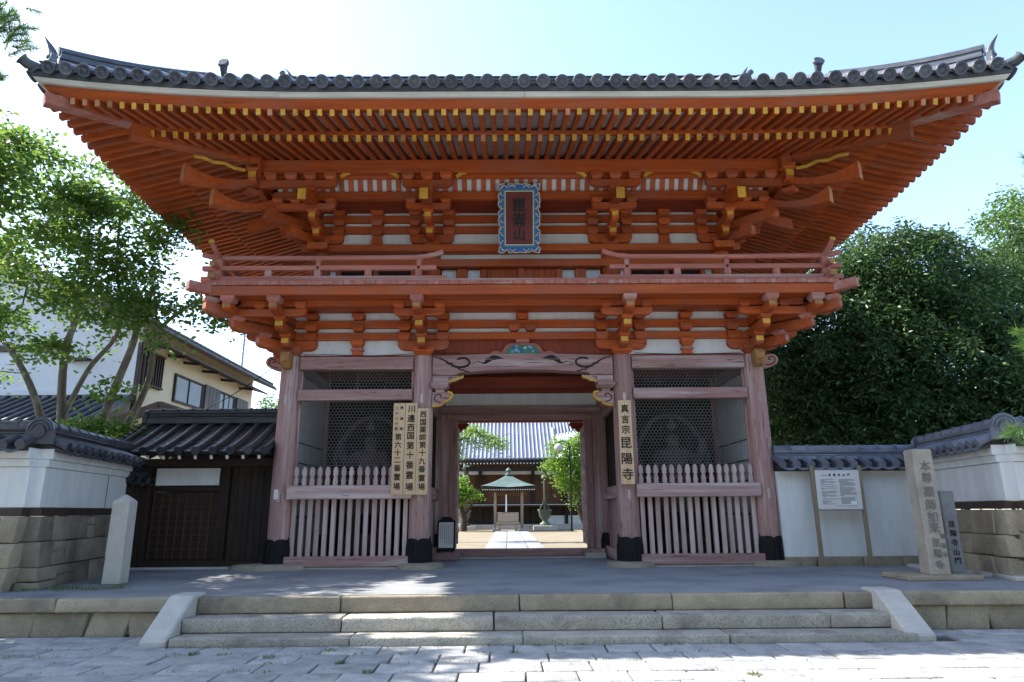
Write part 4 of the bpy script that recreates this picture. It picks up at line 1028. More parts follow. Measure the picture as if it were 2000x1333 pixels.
# ================================================================ things on the gate
# the hanging name plaque
PM = plane_front(-.045, -.44, 6.72, rad(18.5))
pq = thing('name_plaque', 'blue framed plaque with three dark characters hanging at the centre of the upper wall', 'plaque', (-.045, .1, 6.05))
def scal(w, h, amp, nx=(-.30, .30), nz=(-.62, -.21, .21, .62)):
    P = []
    def side(a, b, cus, ax):
        n = 40
        for i in range(n):
            t = a+(b-a)*i/n; o = amp*.35
            dd = min([abs(t-q*1) for q in cus])
            o = -amp*max(0, 1-dd/.06)**1.2 + amp*.25*math.cos(t*9)
            P.append((ax, t, o))
    pts = []
    for i in range(40):
        t = -w/2+w*i/40; o = min([amp*max(0, 1-abs(t-q*w)/.05)**1.3 for q in nx], key=lambda v: -v); pts.append((t, -h/2+o+amp*.15*math.cos(i*.9)))
    for i in range(60):
        t = -h/2+h*i/60; o = max([amp*max(0, 1-abs(t-q*h*.62)/.05)**1.3 for q in nz]); pts.append((w/2-o-amp*.15*math.cos(i*.9), t))
    for i in range(40):
        t = w/2-w*i/40; o = max([amp*max(0, 1-abs(t-q*w)/.05)**1.3 for q in nx]); pts.append((t, h/2-o+amp*.15*math.cos(i*.9)))
    for i in range(60):
        t = h/2-h*i/60; o = max([amp*max(0, 1-abs(t-q*h*.62)/.05)**1.3 for q in nz]); pts.append((-w/2+o+amp*.15*math.cos(i*.9), t))
    return pts
def plate(name, w, h, a, b, m, sc=None, par=pq):
    mb = MB(); mb.M = PM
    p = scal(w, h, sc) if sc else [(-w/2, -h/2), (w/2, -h/2), (w/2, h/2), (-w/2, h/2)]
    mb.prism(p, (0, 0, 0), (1, 0, 0), (0, 1, 0), (0, 0, 1), a, b); return mb.build(name, m, par)
plate('backing', .86, 1.40, -.06, .005, 'oldgold', .05)
plate('cream_edge', .84, 1.38, .005, .02, 'cream', .05)
plate('blue_frame', .80, 1.34, .02, .035, 'blue', .05)
plate('teal_band', .645, 1.155, .035, .045, 'teal')
plate('inner_border', .585, 1.085, .045, .058, 'cream')
plate('panel', .545, 1.045, .058, .063, 'maroon')
mb = MB(); mb.M = PM
for sx in (-1, 1):
    for z in (-.54, -.26, .0, .28, .54):
        for e in (-1, 1):
            P = [(sx*(.385-.012*k-(.012 if k > 3 else 0)), z+e*(.02+.022*k-(.02*(k-3) if k > 3 else 0)), .036) for k in range(6)]; mb.tube(P, .011, 5)
    for x in (.14, .30):
        for e in (-1, 1): mb.tube([(sx*(x+e*.0), sx*0+q*(.655), .036) for q in (1,)]+[(sx*(x+e*.03), .64, .036), (sx*(x+e*.06), .625, .036), (sx*(x+e*.045), .605, .036)], .010, 5)
        for e in (-1, 1): mb.tube([(sx*x, -.655, .036), (sx*(x+e*.03), -.64, .036), (sx*(x+e*.06), -.625, .036), (sx*(x+e*.045), -.605, .036)], .010, 5)
mb.build('frame_scrolls', 'cream', pq)
text_part('lettering', [('崑', 0, .27, .29), ('崙', 0, -.03, .29), ('山', 0, -.32, .26)], 'ink', pq, PM @ Matrix.Translation((0, 0, .063)), .012, .022)
mb = MB(); mb.tube([(-.3, -.62, 7.36), (-.3, -.56, 7.45), (-.3, -.50, 7.29)], .012, 5); mb.tube([(.22, -.62, 7.36), (.22, -.56, 7.45), (.22, -.50, 7.29)], .012, 5); mb.build('hanger', 'black', pq)

# the four wooden signs
def wooden_sign(x0, x1, z0, z1, label, items, y=-.255):
    t = thing('wooden_sign', label, 'sign', ((x0+x1)/2, y, z0), 'vertical wooden signs on the inner columns')
    bar('plank', 'sign', (x0+.002, y-.03, z0), (x1-.002, y, z1), .004, t)
    text_part('lettering', items, 'ink', t, plane_front((x0+x1)/2, y-.031, z1), .003, .018)
    return t
k = .00326
wooden_sign(-2.465, -2.24, 1.30, 3.0, 'leftmost of three joined wooden signs, with two columns of small characters at its top',
    [(c, .045, -(q-312)*k, .062) for c, q in zip('摂津国', (340, 403, 462))]+[(c, -.05, -(q-312)*k, .066) for c, q in zip('八十八ケ所', (342, 372, 402, 433, 462))]
    + [(c, -.005, -(q-312)*k, .132) for c, q in zip('第六十二番霊場', (508, 553, 597, 640, 685, 735, 787))])
wooden_sign(-2.238, -2.015, 1.30, 3.0, 'middle of the three joined wooden signs, one column of bold black characters',
    [(c, 0, -(q-312)*k, .15) for c, q in zip('川邊西国第十番霊場', (347, 402, 455, 502, 558, 612, 668, 725, 790))], -.256)
wooden_sign(-2.013, -1.785, 1.30, 2.90, 'shorter wooden sign on the right of the three, its top set lower than the others',
    [(c, 0, -(q-343)*k, .133) for c, q in zip('西国薬師第十九番霊場', (380, 425, 467, 512, 555, 600, 647, 692, 742, 790))])
wooden_sign(1.80, 2.05, 1.46, 3.03, 'single wooden sign on the column right of the passage, six large characters',
    [(c, 0, -(q-296)*.0033, .165) for c, q in zip('真言宗', (345, 407, 465))]+[(c, .0, -(q-296)*.0033, .225) for c, q in zip('昆陽寺', (540, 630, 715))])
pn = thing('paper_notice', 'small white paper notice pinned on the outer left column', 'notice', (-4.6, -.21, 1.24))
mb = MB(); mb.M = Matrix.Translation((-4.55, 0, 0)) @ Matrix.Rotation(rad(-12), 4, 'Z'); mb.box((-.04, -.215, 1.24), (.04, -.209, 1.41)); mb.build('sheet', 'whitepaint', pn)
mb = MB(); mb.M = Matrix.Translation((-4.55, 0, 0)) @ Matrix.Rotation(rad(-12), 4, 'Z')
for q in range(5): mb.box((-.026, -.2165, 1.265+q*.027), (.024, -.2152, 1.272+q*.027))
tag(mb.build('print', 'greyink', pn), kind='stuff')
# cables
def cable(label, P, r_, n=14):
    mb = MB(); mb.tube(curve_pts(P, n), r_, 5); o = mb.build('cable', 'black', None); tag(o, label, 'cable'); return o
cable('thin dark cable sagging along the white plaster above the left bay', [(-4.3, -.13, 3.985), (-3.8, -.13, 3.99), (-3.1, -.14, 3.962), (-2.5, -.14, 3.975), (-1.9, -.16, 4.0), (-1.2, -.16, 3.998)], .007)
cable('thin dark cable running along the white plaster above the right bay', [(4.3, -.13, 3.985), (3.6, -.13, 3.968), (2.9, -.14, 3.966), (2.2, -.14, 3.99)], .007)
cable('overhead wire running from the gate corner down to the house', [(-4.75, -.1, 3.83), (-6.3, 1.2, 3.35), (-8.5, 3.2, 3.02), (-10.5, 5.6, 2.9)], .009)

# guardian statues behind the wire
def guardian(x, flip, label):
    t = thing('guardian_statue', label, 'statue', (x, 1.5, .2), 'guardian statues in the side bays')
    mb = MB(); mb.lathe([(.55, 0), (.58, .05), (.5, .12), (.55, .2), (.45, .36)], (x, 1.5, .2), 14); mb.build('pedestal', 'statue', t)
    f = flip; me = bpy.data.meshes.new('body'); z = .56
    V = [(0, 0, z+.95), (0, 0, z+1.2), (0, -.02, z+1.5), (0, -.02, z+1.66), (0, -.05, z+1.85), (0, -.06, z+2.02),
         (-.28, 0, z+1.56), (-.52, -.05, z+1.42), (-.60, -.2, z+1.72), (-.58, -.24, z+1.92),
         (.28, 0, z+1.56), (.46, -.08, z+1.22), (.52, -.32, z+1.02), (.52, -.42, z+.98),
         (-.16, 0, z+.85), (-.24, -.08, z+.45), (-.26, .0, z+.06), (-.28, -.2, z+.02),
         (.16, 0, z+.85), (.22, -.05, z+.45), (.22, .0, z+.06), (.26, -.2, z+.02)]
    Ed = [(0, 1), (1, 2), (2, 3), (3, 4), (4, 5), (2, 6), (6, 7), (7, 8), (8, 9), (2, 10), (10, 11), (11, 12), (12, 13), (0, 14), (14, 15), (15, 16), (16, 17), (0, 18), (18, 19), (19, 20), (20, 21)]
    Rr = [.24, .25, .27, .11, .15, .12, .15, .12, .09, .08, .15, .12, .09, .08, .17, .14, .09, .06, .17, .14, .09, .06]
    me.from_pydata([(a*f, b, c) for a, b, c in V], Ed, []); o = link('body', me, (x, 1.5, 0), t)
    sk = o.modifiers.new('skin', 'SKIN'); ss = o.modifiers.new('sub', 'SUBSURF'); ss.levels = ss.render_levels = 2
    for i, v in enumerate(me.skin_vertices[0].data): v.radius = (Rr[i], Rr[i]); v.use_root = i == 0
    me.materials.append(M['statue'])
    mb = MB(); n = 24; vs = []
    for zz, rr_, wv in ((1.6, .27, 0), (1.4, .36, .02), (1.15, .44, .05), (.95, .50, .08)):
        for i in range(n):
            a = 2*math.pi*i/n; q = rr_+wv*math.sin(6*a); vs.append((x+q*math.cos(a), 1.5+q*.75*math.sin(a), zz))
    mb.add(vs, [(i*n+j, i*n+(j+1) % n, (i+1)*n+(j+1) % n, (i+1)*n+j) for i in range(3) for j in range(n)], 0, True); mb.build('skirt', 'statue', t)
    mb = MB(); mb.lathe([(.05, 0), (.11, .05), (.06, .12), (.03, .22)], (x, 1.45, z+2.12), 10); mb.build('topknot', 'statue', t)
    mb = MB(); mb.tube(curve_pts([(x+f*.55, 1.4, 1.7), (x+f*.75, 1.55, 2.2), (x+f*.4, 1.7, 2.85), (x, 1.75, 3.0), (x-f*.4, 1.7, 2.85), (x-f*.75, 1.55, 2.2), (x-f*.55, 1.4, 1.6)], 6), .05, 6); mb.build('scarf', 'statue', t)
guardian(-3.22, 1, 'dark wooden guardian figure behind the wire mesh left of the passage')
guardian(3.22, -1, 'dark wooden guardian figure behind the wire mesh right of the passage')
# notice stand in the passage
ns = thing('notice_stand', 'small black framed notice standing inside the passage at the left', 'notice', (-1.62, 1.9, .19))
bar('crate', 'old_x', (-1.88, 1.75, 0), (-1.36, 2.12, .16), .01, ns)
NM = plane_front(-1.62, 1.86, .52, rad(-6))
mb = MB(); mb.M = NM; p = [(-.19, -.34), (.19, -.34), (.19, .28), (.13, .31), (.10, .36), (0, .37), (-.10, .36), (-.13, .31), (-.19, .28)]
mb.prism(p, (0, 0, 0), (1, 0, 0), (0, 1, 0), (0, 0, 1), -.02, .015); mb.box((-.15, -.36, -.12), (-.1, -.33, .04)); mb.box((.1, -.36, -.12), (.15, -.33, .04)); mb.build('frame', 'black', ns, bevel=.004)
mb = MB(); mb.M = NM; mb.box((-.155, -.27, .0155), (.155, .25, .02)); mb.build('sheet', 'board', ns)
mb = MB(); mb.M = NM; rr = random.Random(9)
for c in range(7):
    y_ = .21
    while y_ > -.2+(.0 if c < 5 else .1):
        h_ = rr.uniform(.012, .02); mb.box((.118-c*.04, y_-h_, .0202), (.135-c*.04+rr.uniform(-.003, .003), y_, .0215)); y_ -= .026
tag(mb.build('print', 'greyink', ns), kind='stuff')
# ================================================================ the tiled precinct walls
def frame(P, Q):
    """u along the wall, n outwards (right-hand side when walking P->Q), z up"""
    u = Vector((Q[0]-P[0], Q[1]-P[1], 0)); L = u.length; u.normalize(); n = Vector((u.y, -u.x, 0))
    return Matrix(((u.x, n.x, 0, P[0]), (u.y, n.y, 0, P[1]), (0, 0, 1, 0), (0, 0, 0, 1))), L
def wtile_mesh(m, r_=.062, L=.40, drop=.16):
    mb = MB(); mb.tube([(0, 0, 0), (0, L*.5, -drop*.45), (0, L, -drop)], [r_, r_, r_], 8)
    mb.tube([(0, L-.03, -drop+.012), (0, L+.006, -drop-.002)], [r_*1.14, r_*1.14], 14)
    return mb.mesh('round_tile', m, org=(0, 0, 0))[0]
def wpan_mesh(m, sp, L=.40, drop=.16):
    mb = MB(); n = 6; rows = []
    for t in (0, .5, 1):
        rows.append([(sp*(-.5+i/n), L*t-.01, -drop*t-.045*(1-(2*i/n-1)**2)-.01) for i in range(n+1)])
    k = n+1; vs = [p for r_ in rows for p in r_]; vs += [(a, b, c-.03) for a, b, c in vs]; N = 3*k
    fs = [(i*k+j, i*k+j+1, (i+1)*k+j+1, (i+1)*k+j) for i in range(2) for j in range(n)]
    fs += [(N+i*k+j, N+(i+1)*k+j, N+(i+1)*k+j+1, N+i*k+j+1) for i in range(2) for j in range(n)]
    fs += [(2*k+j, 2*k+j+1, N+2*k+j+1, N+2*k+j) for j in range(n)]
    mb.add(vs, fs, 0, True); return mb.mesh('pan_tile', m, org=(0, 0, 0))[0]
def tiled_roof(par, Mx, L, ze, hw, rise_, m, sp=.235, ridge=.26, ends=(True, True), r_=.062, caps=True):
    """little two-sided wall roof: eave height ze at +-hw from the wall's axis, ridge rise_ above"""
    rm, pm = wtile_mesh(m, r_, hw, rise_), wpan_mesh(m, sp, hw, rise_)
    n = int(L/sp)
    rot = Mx.to_3x3()
    for side in (1, -1):
        Rr = (rot @ Matrix.Diagonal((side, side, 1))).to_4x4()
        for i in range(n+1):
            u = min(L-.03, .03+i*(L-.06)/n)
            o = link('round_tile', rm, Mx @ Vector((u, 0, ze+rise_+.03)), par); o.rotation_euler = Rr.to_euler()
            if i < n:
                o = link('pan_tile', pm, Mx @ Vector((u+sp/2, 0, ze+rise_)), par); o.rotation_euler = Rr.to_euler()
    mb = MB(); mb.M = Mx; mb.pyz([(-hw+.05, ze-.045), (hw-.05, ze-.045), (hw-.08, ze-.01), (.05, ze+rise_-.06), (-.05, ze+rise_-.06), (-hw+.08, ze-.01)], .02, L-.02); mb.build('roof_core', 'tiledark', par)
    z = ze+rise_-.02
    for w, a, b in ((.24, 0, .07), (.19, .075, .11), (.22, .115, .135), (.18, .14, .18)):
        mb = MB(); mb.M = Mx; mb.box((-.0, -w/2, z+a), (L, w/2, z+b)); mb.build('ridge_course', m, par, bevel=.006)
    mb = MB(); n2 = int(L/.30); mb.M = Mx
    for i in range(n2):
        a = L*i/n2; b = L*(i+1)/n2; mb2 = MB(); mb2.M = Mx; mb2.tube([(a+.004, 0, z+.19), (b-.035, 0, z+.19)], [.085, .085], 10); mb2.tube([(b-.035, 0, z+.195), (b-.004, 0, z+.195)], [.095, .095], 10); mb2.build('ridge_cap', m, par)
def ridge_disc(par, p, d, m, s=1.0):
    d = Vector((d[0], d[1], 0)).normalized(); u = Vector((-d.y, d.x, 0)); p = Vector(p); mb = MB()
    n = 16; P = [(.15*s*math.cos(math.pi*i/n)*1.15, .02+.2*s*math.sin(math.pi*i/n)) for i in range(n+1)]; P = [(.2*s, -.16*s)]+P+[(-.2*s, -.16*s)]
    mb.prism(P, p, u, (0, 0, 1), d, -.03, .05)
    for R_, zz in ((.15, .055), (.105, .06)): mb.tube([p+d*zz+u*R_*s*math.cos(math.pi*i/12)+Vector((0, 0, .03+R_*s*1.05*math.sin(math.pi*i/12))) for i in range(13)], .016*s, 6)
    mb.tube([p+d*.04+Vector((0, 0, .0)), p+d*.10+Vector((0, 0, 0))], [.082*s, .082*s], 16); mb.tube([p+d*.09, p+d*.108], [.05*s, .045*s], 12)
    return mb.build('ridge_end_tile', m, par)
def stone_wall(par, Mx, L, z1, n0, seed, m, rows=3, ws=(.42, .55, .36, .5), batter=.10):
    rr = random.Random(seed); rot = Mx.to_euler(); z = -.03
    hs = [z1/rows*rr.uniform(.85, 1.15) for _ in range(rows)]; f = (z1+.03)/sum(hs)
    for i, h in enumerate(hs):
        h *= f; x = -.02 if i % 2 else -.02; k = rr.randrange(4)
        while x < L-.01:
            w = min(ws[k % len(ws)]*rr.uniform(.75, 1.3), L-x); k += 1
            if L-(x+w) < .2: w = L-x
            d = .30; off = n0+batter*(1-(z+h/2)/max(z1, .1))
            hh = h*rr.uniform(.985, 1.0)
            cut = [(0, 1)] if rr.random() > .3 or rows == 1 else [(0, rr.uniform(.4, .6))]
            if cut[0][1] < 1: cut.append((cut[0][1], 1))
            for c0, c1 in cut:
                me = stone_mesh((w-.006, d, hh*(c1-c0)-.006), m, .013, rr.random(), .016, rr.uniform(-.2, .2))
                o = link('foundation_stone', me, Mx @ Vector((x+w/2, off-d/2+rr.uniform(-.014, .014), z+hh*c0)), par); o.rotation_euler = rot
            x += w
        z += h
def precinct_wall(label, P, Q, name='precinct_wall', zs=.97, zt=1.80, m='tile', stone='wallstone', seed=1, low=False, core=True, sp=.235, rows=3):
    Mx, L = frame(P, Q); t = thing(name, label, 'wall', ((P[0]+Q[0])/2, (P[1]+Q[1])/2, 0), None)
    def wb(nm, mm, a, b, bev=.006): mb = MB(); mb.M = Mx; mb.box(a, b); return mb.build(nm, mm, t, bevel=bev)
    if not low:
        wb('footing', 'joint', (.02, -.3, 0), (L-.02, .08, zs-.01)); stone_wall(t, Mx, L, zs, .16, seed, stone, rows)
        wb('sill_band', 'brown', (-.0, -.16, zs+.004), (L, .15, zs+.115))
        wb('plaster_panel', 'white', (.0, -.12, zs+.119), (L, .12, zt-.16)); wb('cornice', 'white', (-.0, -.15, zt-.157), (L, .15, zt-.05)); wb('cornice', 'white', (-.0, -.19, zt-.048), (L, .19, zt+.10))
        tiled_roof(t, Mx, L, zt+.10, .36, .15, m, sp)
    else:
        stone_wall(t, Mx, L, zs, .16, seed, stone, 1, (.75, .9, .55, .7), .03)
        wb('plaster_panel', 'white', (.0, -.10, zs-.01), (L, .10, zt-.02)); wb('eave_board', 'dwoodx', (.0, -.30, zt-.016), (L, .30, zt+.01))
        tiled_roof(t, Mx, L, zt+.06, .36, .15, m, sp)
    return t
w1 = precinct_wall('white plastered wall on a stone base facing the street, at the left edge', (-13, -3.3), (-6.95, -3.3), seed=4, m='tile', stone='tanstone')
w2 = precinct_wall('shaded white wall on stone toned darker for shade, running back from the street to the wooden side gate', (-6.95, -3.3), (-7.42, -.35), seed=5, m='tile')
ridge_disc(w1, (-6.93, -3.36, 2.12), (.25, -1), 'tile', 1.0); ridge_disc(w2, (-7.42, -.30, 2.12), (-.1, 1), 'tile', .9)
mb = MB(); Mx, L = frame((-6.95, -3.3), (-7.42, -.35)); mb.M = Mx; mb.box((L*.72, .118, 1.10), (L*.72+.012, .126, 1.64)); mb.build('joint_line', 'brown', w2)
w3 = precinct_wall('white plastered wall on tan stone facing the street, at the right edge', (7.08, -2.95), (13, -2.95), seed=6, m='tileblue', stone='tanstone')
w4 = precinct_wall('white wall on tan stone running back behind the tall inscribed pillar', (7.46, -.32), (7.08, -2.95), seed=7, m='tileblue', stone='tanstone')
ridge_disc(w3, (7.06, -3.02, 2.14), (-.3, -1), 'tileblue', 1.0)
ridge_disc(w4, (7.46, -.27, 2.14), (.1, 1), 'tileblue', .8)
w5 = precinct_wall('low white wall with a dark tiled coping between the gate and the right corner', (4.72, -.12), (7.40, -.12), 'low_wall', .16, 1.70, 'tileblue', 'tanstone', 8, True, sp=.265)

# ================================================================ the wooden side gate on the left
sg = thing('side_gate', 'dark wooden side gate under a black tiled roof left of the main gate', 'side gate', (-6, .5, 0))
def sbar(nm, m, a, b, bev=.006, par=None): return bar(nm, m, a, b, bev, par or sg)
GY0 = .30
for x in (-7.22, -5.72, -4.82): sbar('gate_post', 'dwood', (x-.08, GY0-.1, 0), (x+.08, GY0+.1, 2.0))
sbar('head_beam', 'dwoodx', (-7.5, GY0-.12, 1.86), (-4.75, GY0+.12, 2.02)); sbar('ground_sill', 'dwoodx', (-7.14, GY0-.09, .0), (-4.9, GY0+.09, .13)); sbar('tie_rail', 'dwoodx', (-7.14, GY0-.06, 1.40), (-5.8, GY0+.06, 1.50))
sbar('sill_stone', 'smooth', (-7.3, GY0-.24, -.02), (-4.76, GY0+.2, .03), .01)
sbar('white_panel', 'white', (-7.05, GY0-.10, 1.515), (-5.84, GY0-.07, 1.835), .003)
sbar('panel_back', 'dwood', (-7.13, GY0-.065, 1.503), (-5.8, GY0+.02, 1.858), .002)
lt = sbar('lattice_door', 'dwood', (-7.13, GY0+.02, .13), (-5.8, GY0+.05, 1.398), .002)
for k in range(9): sbar('lattice_bar', 'lattice', (-7.10+k*.155, GY0-.012, .14), (-7.075+k*.155, GY0+.018, 1.39), .002, lt)
for k in range(10): sbar('lattice_bar', 'lattice', (-7.12, GY0-.002, .2+k*.13), (-5.81, GY0+.016, .215+k*.13), .001, lt)
for k in range(6): sbar('door_board', 'dwood', (-5.63+k*.125, GY0-.01+random.uniform(-.003, .003), .13), (-5.63+k*.125+.12, GY0+.03, 1.855), .004)
sbar('back_wall', 'dwood', (-7.5, 1.6, 0), (-4.76, 1.66, 2.9), .002)
# its roof: curved slopes, round-tile rows, ridge, white rafter ends
RY, RZ, EY, EZ = .95, 2.78, -.42, 2.10
def sgp(x, t, dz=0):                                          # t 0 at the eave, 1 at the ridge
    return Vector((x, EY+(RY-EY)*t, EZ+(RZ-EZ)*(t*.72+.28*t*t)+dz))
def sgb(x, t, dz=0): p = sgp(x, t, dz); return Vector((x, 2*RY-p.y, p.z))
X0, X1 = -7.72, -4.70
mb = MB()
for fn in (sgp, sgb):
    for dz in (0, -.07): mb.grid([[fn(x, t/8, dz) for x in (X0, X1)] for t in range(9)])
sr = mb.build('roof', 'tiledark', sg)
nr = 10
for i in range(nr):
    x = X0+.07+(X1-X0-.14)*i/(nr-1)
    for fn in (sgp, sgb):
        mb = MB(); P = [fn(x, t/8, .03) for t in range(9)]; P[0] = P[0]+(P[0]-P[1]).normalized()*.04
        mb.tube(P, .068, 8); d = (P[0]-P[1]).normalized(); mb.tube([P[0]-d*.02, P[0]+d*.012], .08, 14); mb.build('tile_row', 'tiledark', sr)
    if i < nr-1:
        xm = x+(X1-X0-.14)/(nr-1)/2; hw = (X1-X0-.14)/(nr-1)/2-.05
        for j in range(9):                                    # courses of flat tiles in each channel
            t = j/9; a = sgp(xm, t, .012); b = sgp(xm, t+.115, .028); mb = MB(); v = []
            for p, dz in ((a, 0), (b, 0)):
                for e in (-1, -.4, .4, 1): v.append(p+Vector((e*hw, 0, (-.022 if abs(e) < .9 else .0)+(0.022 if p is a else 0))))
            v += [q+Vector((0, 0, -.022)) for q in v[:4]]
            mb.add(v, [(0, 1, 5, 4), (1, 2, 6, 5), (2, 3, 7, 6), (8, 9, 1, 0), (9, 10, 2, 1), (10, 11, 3, 2)]); mb.build('pan_tile', 'tiledark', sr, recalc=False)
for x, m_ in ((X0-.04, 0), (X0-.16, 1)):                       # verge tiles down the open end
    for fn in (sgp, sgb):
        for j in range(9):
            a, b = fn(x, j/9, .04-.05*m_), fn(x, (j+1)/9, .03-.05*m_); mb = MB(); mb.tube([a, a*.15+b*.85], [.075, .062], 8); mb.build('verge_tile', 'tiledark', sr)
for w, a, b in ((.30, .0, .10), (.22, .105, .14), (.27, .145, .165), (.2, .17, .205), (.25, .21, .23)): bar('ridge_course', 'tiledark', (X0+.02, RY-w/2, RZ+a), (X1, RY+w/2, RZ+b), .006, sr)
for i in range(10):
    a = X0+(X1-X0)*i/10; mb = MB(); mb.tube([(a, RY, RZ+.25), (a+.26, RY, RZ+.25)], .075, 10); mb.tube([(a+.262, RY, RZ+.255), (a+.3, RY, RZ+.255)], .085, 10); mb.build('ridge_cap', 'tiledark', sr)
ridge_disc(sr, (X0-.02, RY, RZ+.12), (-1, 0), 'tiledark', .8)
for i in range(10):
    x = X0+.16+(X1-X0-.2)*i/9.6; mb = MB(); mb.beam((x, .9, 2.42), (x, EY+.07, 2.005), .055, .075, 0, 1); mb.build('rafter', ['dwood', 'whitepaint'], sg)
sbar('eave_board', 'dwoodx', (X0, EY+.03, 2.052), (X1, EY+.14, 2.085), .003)
# dark board fence between the wall and the side gate
fe = thing('board_fence', 'dark vertical board fence with a small tiled top beside the side gate', 'fence', (-7.25, .0, 0))
Mx, L = frame((-7.42, -.36), (-7.26, .34)); 
for k in range(6):
    mb = MB(); mb.M = Mx; a = L*k/6; mb.box((a+.004, -.01, .05), (a+L/6-.004, .02+.004*(k % 2), 1.55)); mb.build('fence_board', 'dwood', fe, bevel=.003)
for z0, z1 in ((0, .1), (.75, .83), (1.45, 1.56)): mb = MB(); mb.M = Mx; mb.box((0, -.05, z0), (L, -.012, z1)); mb.build('fence_rail', 'dwoodx', fe, bevel=.004)
tiled_roof(fe, Mx, L, 1.58, .2, .09, 'tiledark', .2, r_=.05)

# ================================================================ inscribed stones and the notice board
def inscribed_pillar(label, x0, x1, y0, y1, z0, z1, m, top, items, name='stone_pillar', tm='greyink', tilt=0, base=None, off=.01, grp=None):
    t = thing(name, label, 'stone pillar', ((x0+x1)/2, (y0+y1)/2, 0), grp)
    cx, cy = (x0+x1)/2, (y0+y1)/2; w, d = (x1-x0)/2, (y1-y0)/2; mb = MB()
    rings = [(z0, 1.0), (z1-top, .965)] ; vs = []
    rr = random.Random(int(x0*100)); K = 7
    for i in range(K+1):
        f = 1.0-.035*i/K; zz = z0+(z1-top-z0)*i/K
        for a, b in ((-1, -1), (1, -1), (1, 1), (-1, 1)): vs.append((cx+a*w*f+rr.uniform(-.003, .003), cy+b*d*f, zz))
    fs = [(i*4+j, i*4+(j+1) % 4, i*4+4+(j+1) % 4, i*4+4+j) for i in range(K) for j in range(4)]; n = len(vs)
    if top > .02: vs.append((cx, cy, z1)); fs += [(K*4+j, K*4+(j+1) % 4, n) for j in range(4)]
    else: fs.append((K*4, K*4+1, K*4+2, K*4+3))
    fs.append((3, 2, 1, 0)); mb.add(vs, fs); mb.build('shaft', m, t, bevel=.014)
    if items: text_part('inscription', items, tm, t, plane_front(cx, y0-.0005, z1, -math.atan(.035*d/(z1-z0))), .006, off*1.2)
    return t
kk = .0034
inscribed_pillar('tall weathered granite pillar with one column of large carved characters', 5.74, 6.04, -2.86, -2.60, .06, 1.85, 'oldstone', .0,
    [(c, .005, -q, .168) for c, q in zip('本尊薬師如来', (.25, .42, .62, .81, .98, 1.13))]+[(c, -.005, -q, .125) for c, q in zip('昆陽寺', (1.34, 1.49, 1.64))]+[(c, .105, -q, .08) for c, q in zip('崑崙山', (1.25, 1.38, 1.50))], off=.005)
inscribed_pillar('slim dark blue granite pillar beside the tall weathered one', 6.20, 6.42, -2.62, -2.36, .0, 1.24, 'bluestone', .0,
    [(c, 0, -q, .10) for c, q in zip('昆陽寺山門', (.48, .61, .74, .88, 1.0))], tm='ink', off=.004)
inscribed_pillar('short granite post with a pointed top standing before the left wall', -6.21, -5.95, -2.63, -2.37, .0, 1.29, 'smooth', .11, [])
sl = tag(MB().box((5.32, -3.0, -.01), (6.42, -2.3, .07)).build('stone_slab', 'tanstone', bevel=.02), 'low granite slab carrying the tall carved pillar', 'stone slab')
mbt = thing('kerb_line', 'narrow granite kerb along the foot of the right wall', 'kerb', (7, -2, 0))
for k in range(4): 
    o = link('kerb_stone', stone_mesh((.17, .62, .08), 'smooth', .006, k, .012), (6.78+.09*(3-k)*.6, -2.75+k*.63, -.03), mbt); o.rotation_euler.z = rad(-8)
nb = thing('notice_board', 'white information board with a printed text on two tan posts', 'notice board', (5.68, -.5, 0))
for x in (5.255, 6.125): bar('post', 'post', (x-.032, -.53, -.02), (x+.032, -.47, 1.76), .006, nb)
bar('panel', 'board', (5.29, -.545, .985), (6.09, -.532, 1.675), .003, nb)
for z0, z1 in ((.965, .985), (1.675, 1.692)): bar('panel_rim', 'steel', (5.285, -.55, z0), (6.095, -.528, z1), .002, nb)
text_part('lettering', [(c, q, -.085, .05) for c, q in zip('昆陽寺山門', (-.135, -.05, .035, .12, .205))], 'ink', nb, plane_front(5.69, -.546, 1.675), .002, .02)
mb = MB(); mb.M = plane_front(5.69, -.5455, 1.675); rr = random.Random(4)
mb.box((-.29, -.094, 0), (-.175, -.084, .002))
for col in (0, 1):
    y_ = -.165
    while y_ > -.60:
        L_ = rr.uniform(.24, .30) if rr.random() > .22 else rr.uniform(.06, .2); x_ = (-.32, .02)[col]; xe = x_+L_; x_ += .012*(rr.random() > .8)
        while x_ < xe: w_ = rr.uniform(.012, .035); mb.box((x_, y_-.0045, 0), (min(xe, x_+w_), y_+.0045, .0018)); x_ += w_+.006
        y_ -= .0178 if rr.random() > .12 else .033
mb.box((-.06, -.637, 0), (.07, -.629, .002)); mb.box((.12, -.637, 0), (.3, -.630, .002))
tag(mb.build('printed_text', 'greyink', nb), kind='stuff')
mb = MB(); mb.M = plane_front(5.69, -.5453, 1.675); mb.box((.19, -.61, 0), (.30, -.55, .0025)); mb.build('logo_patch', 'whitepaint', nb)

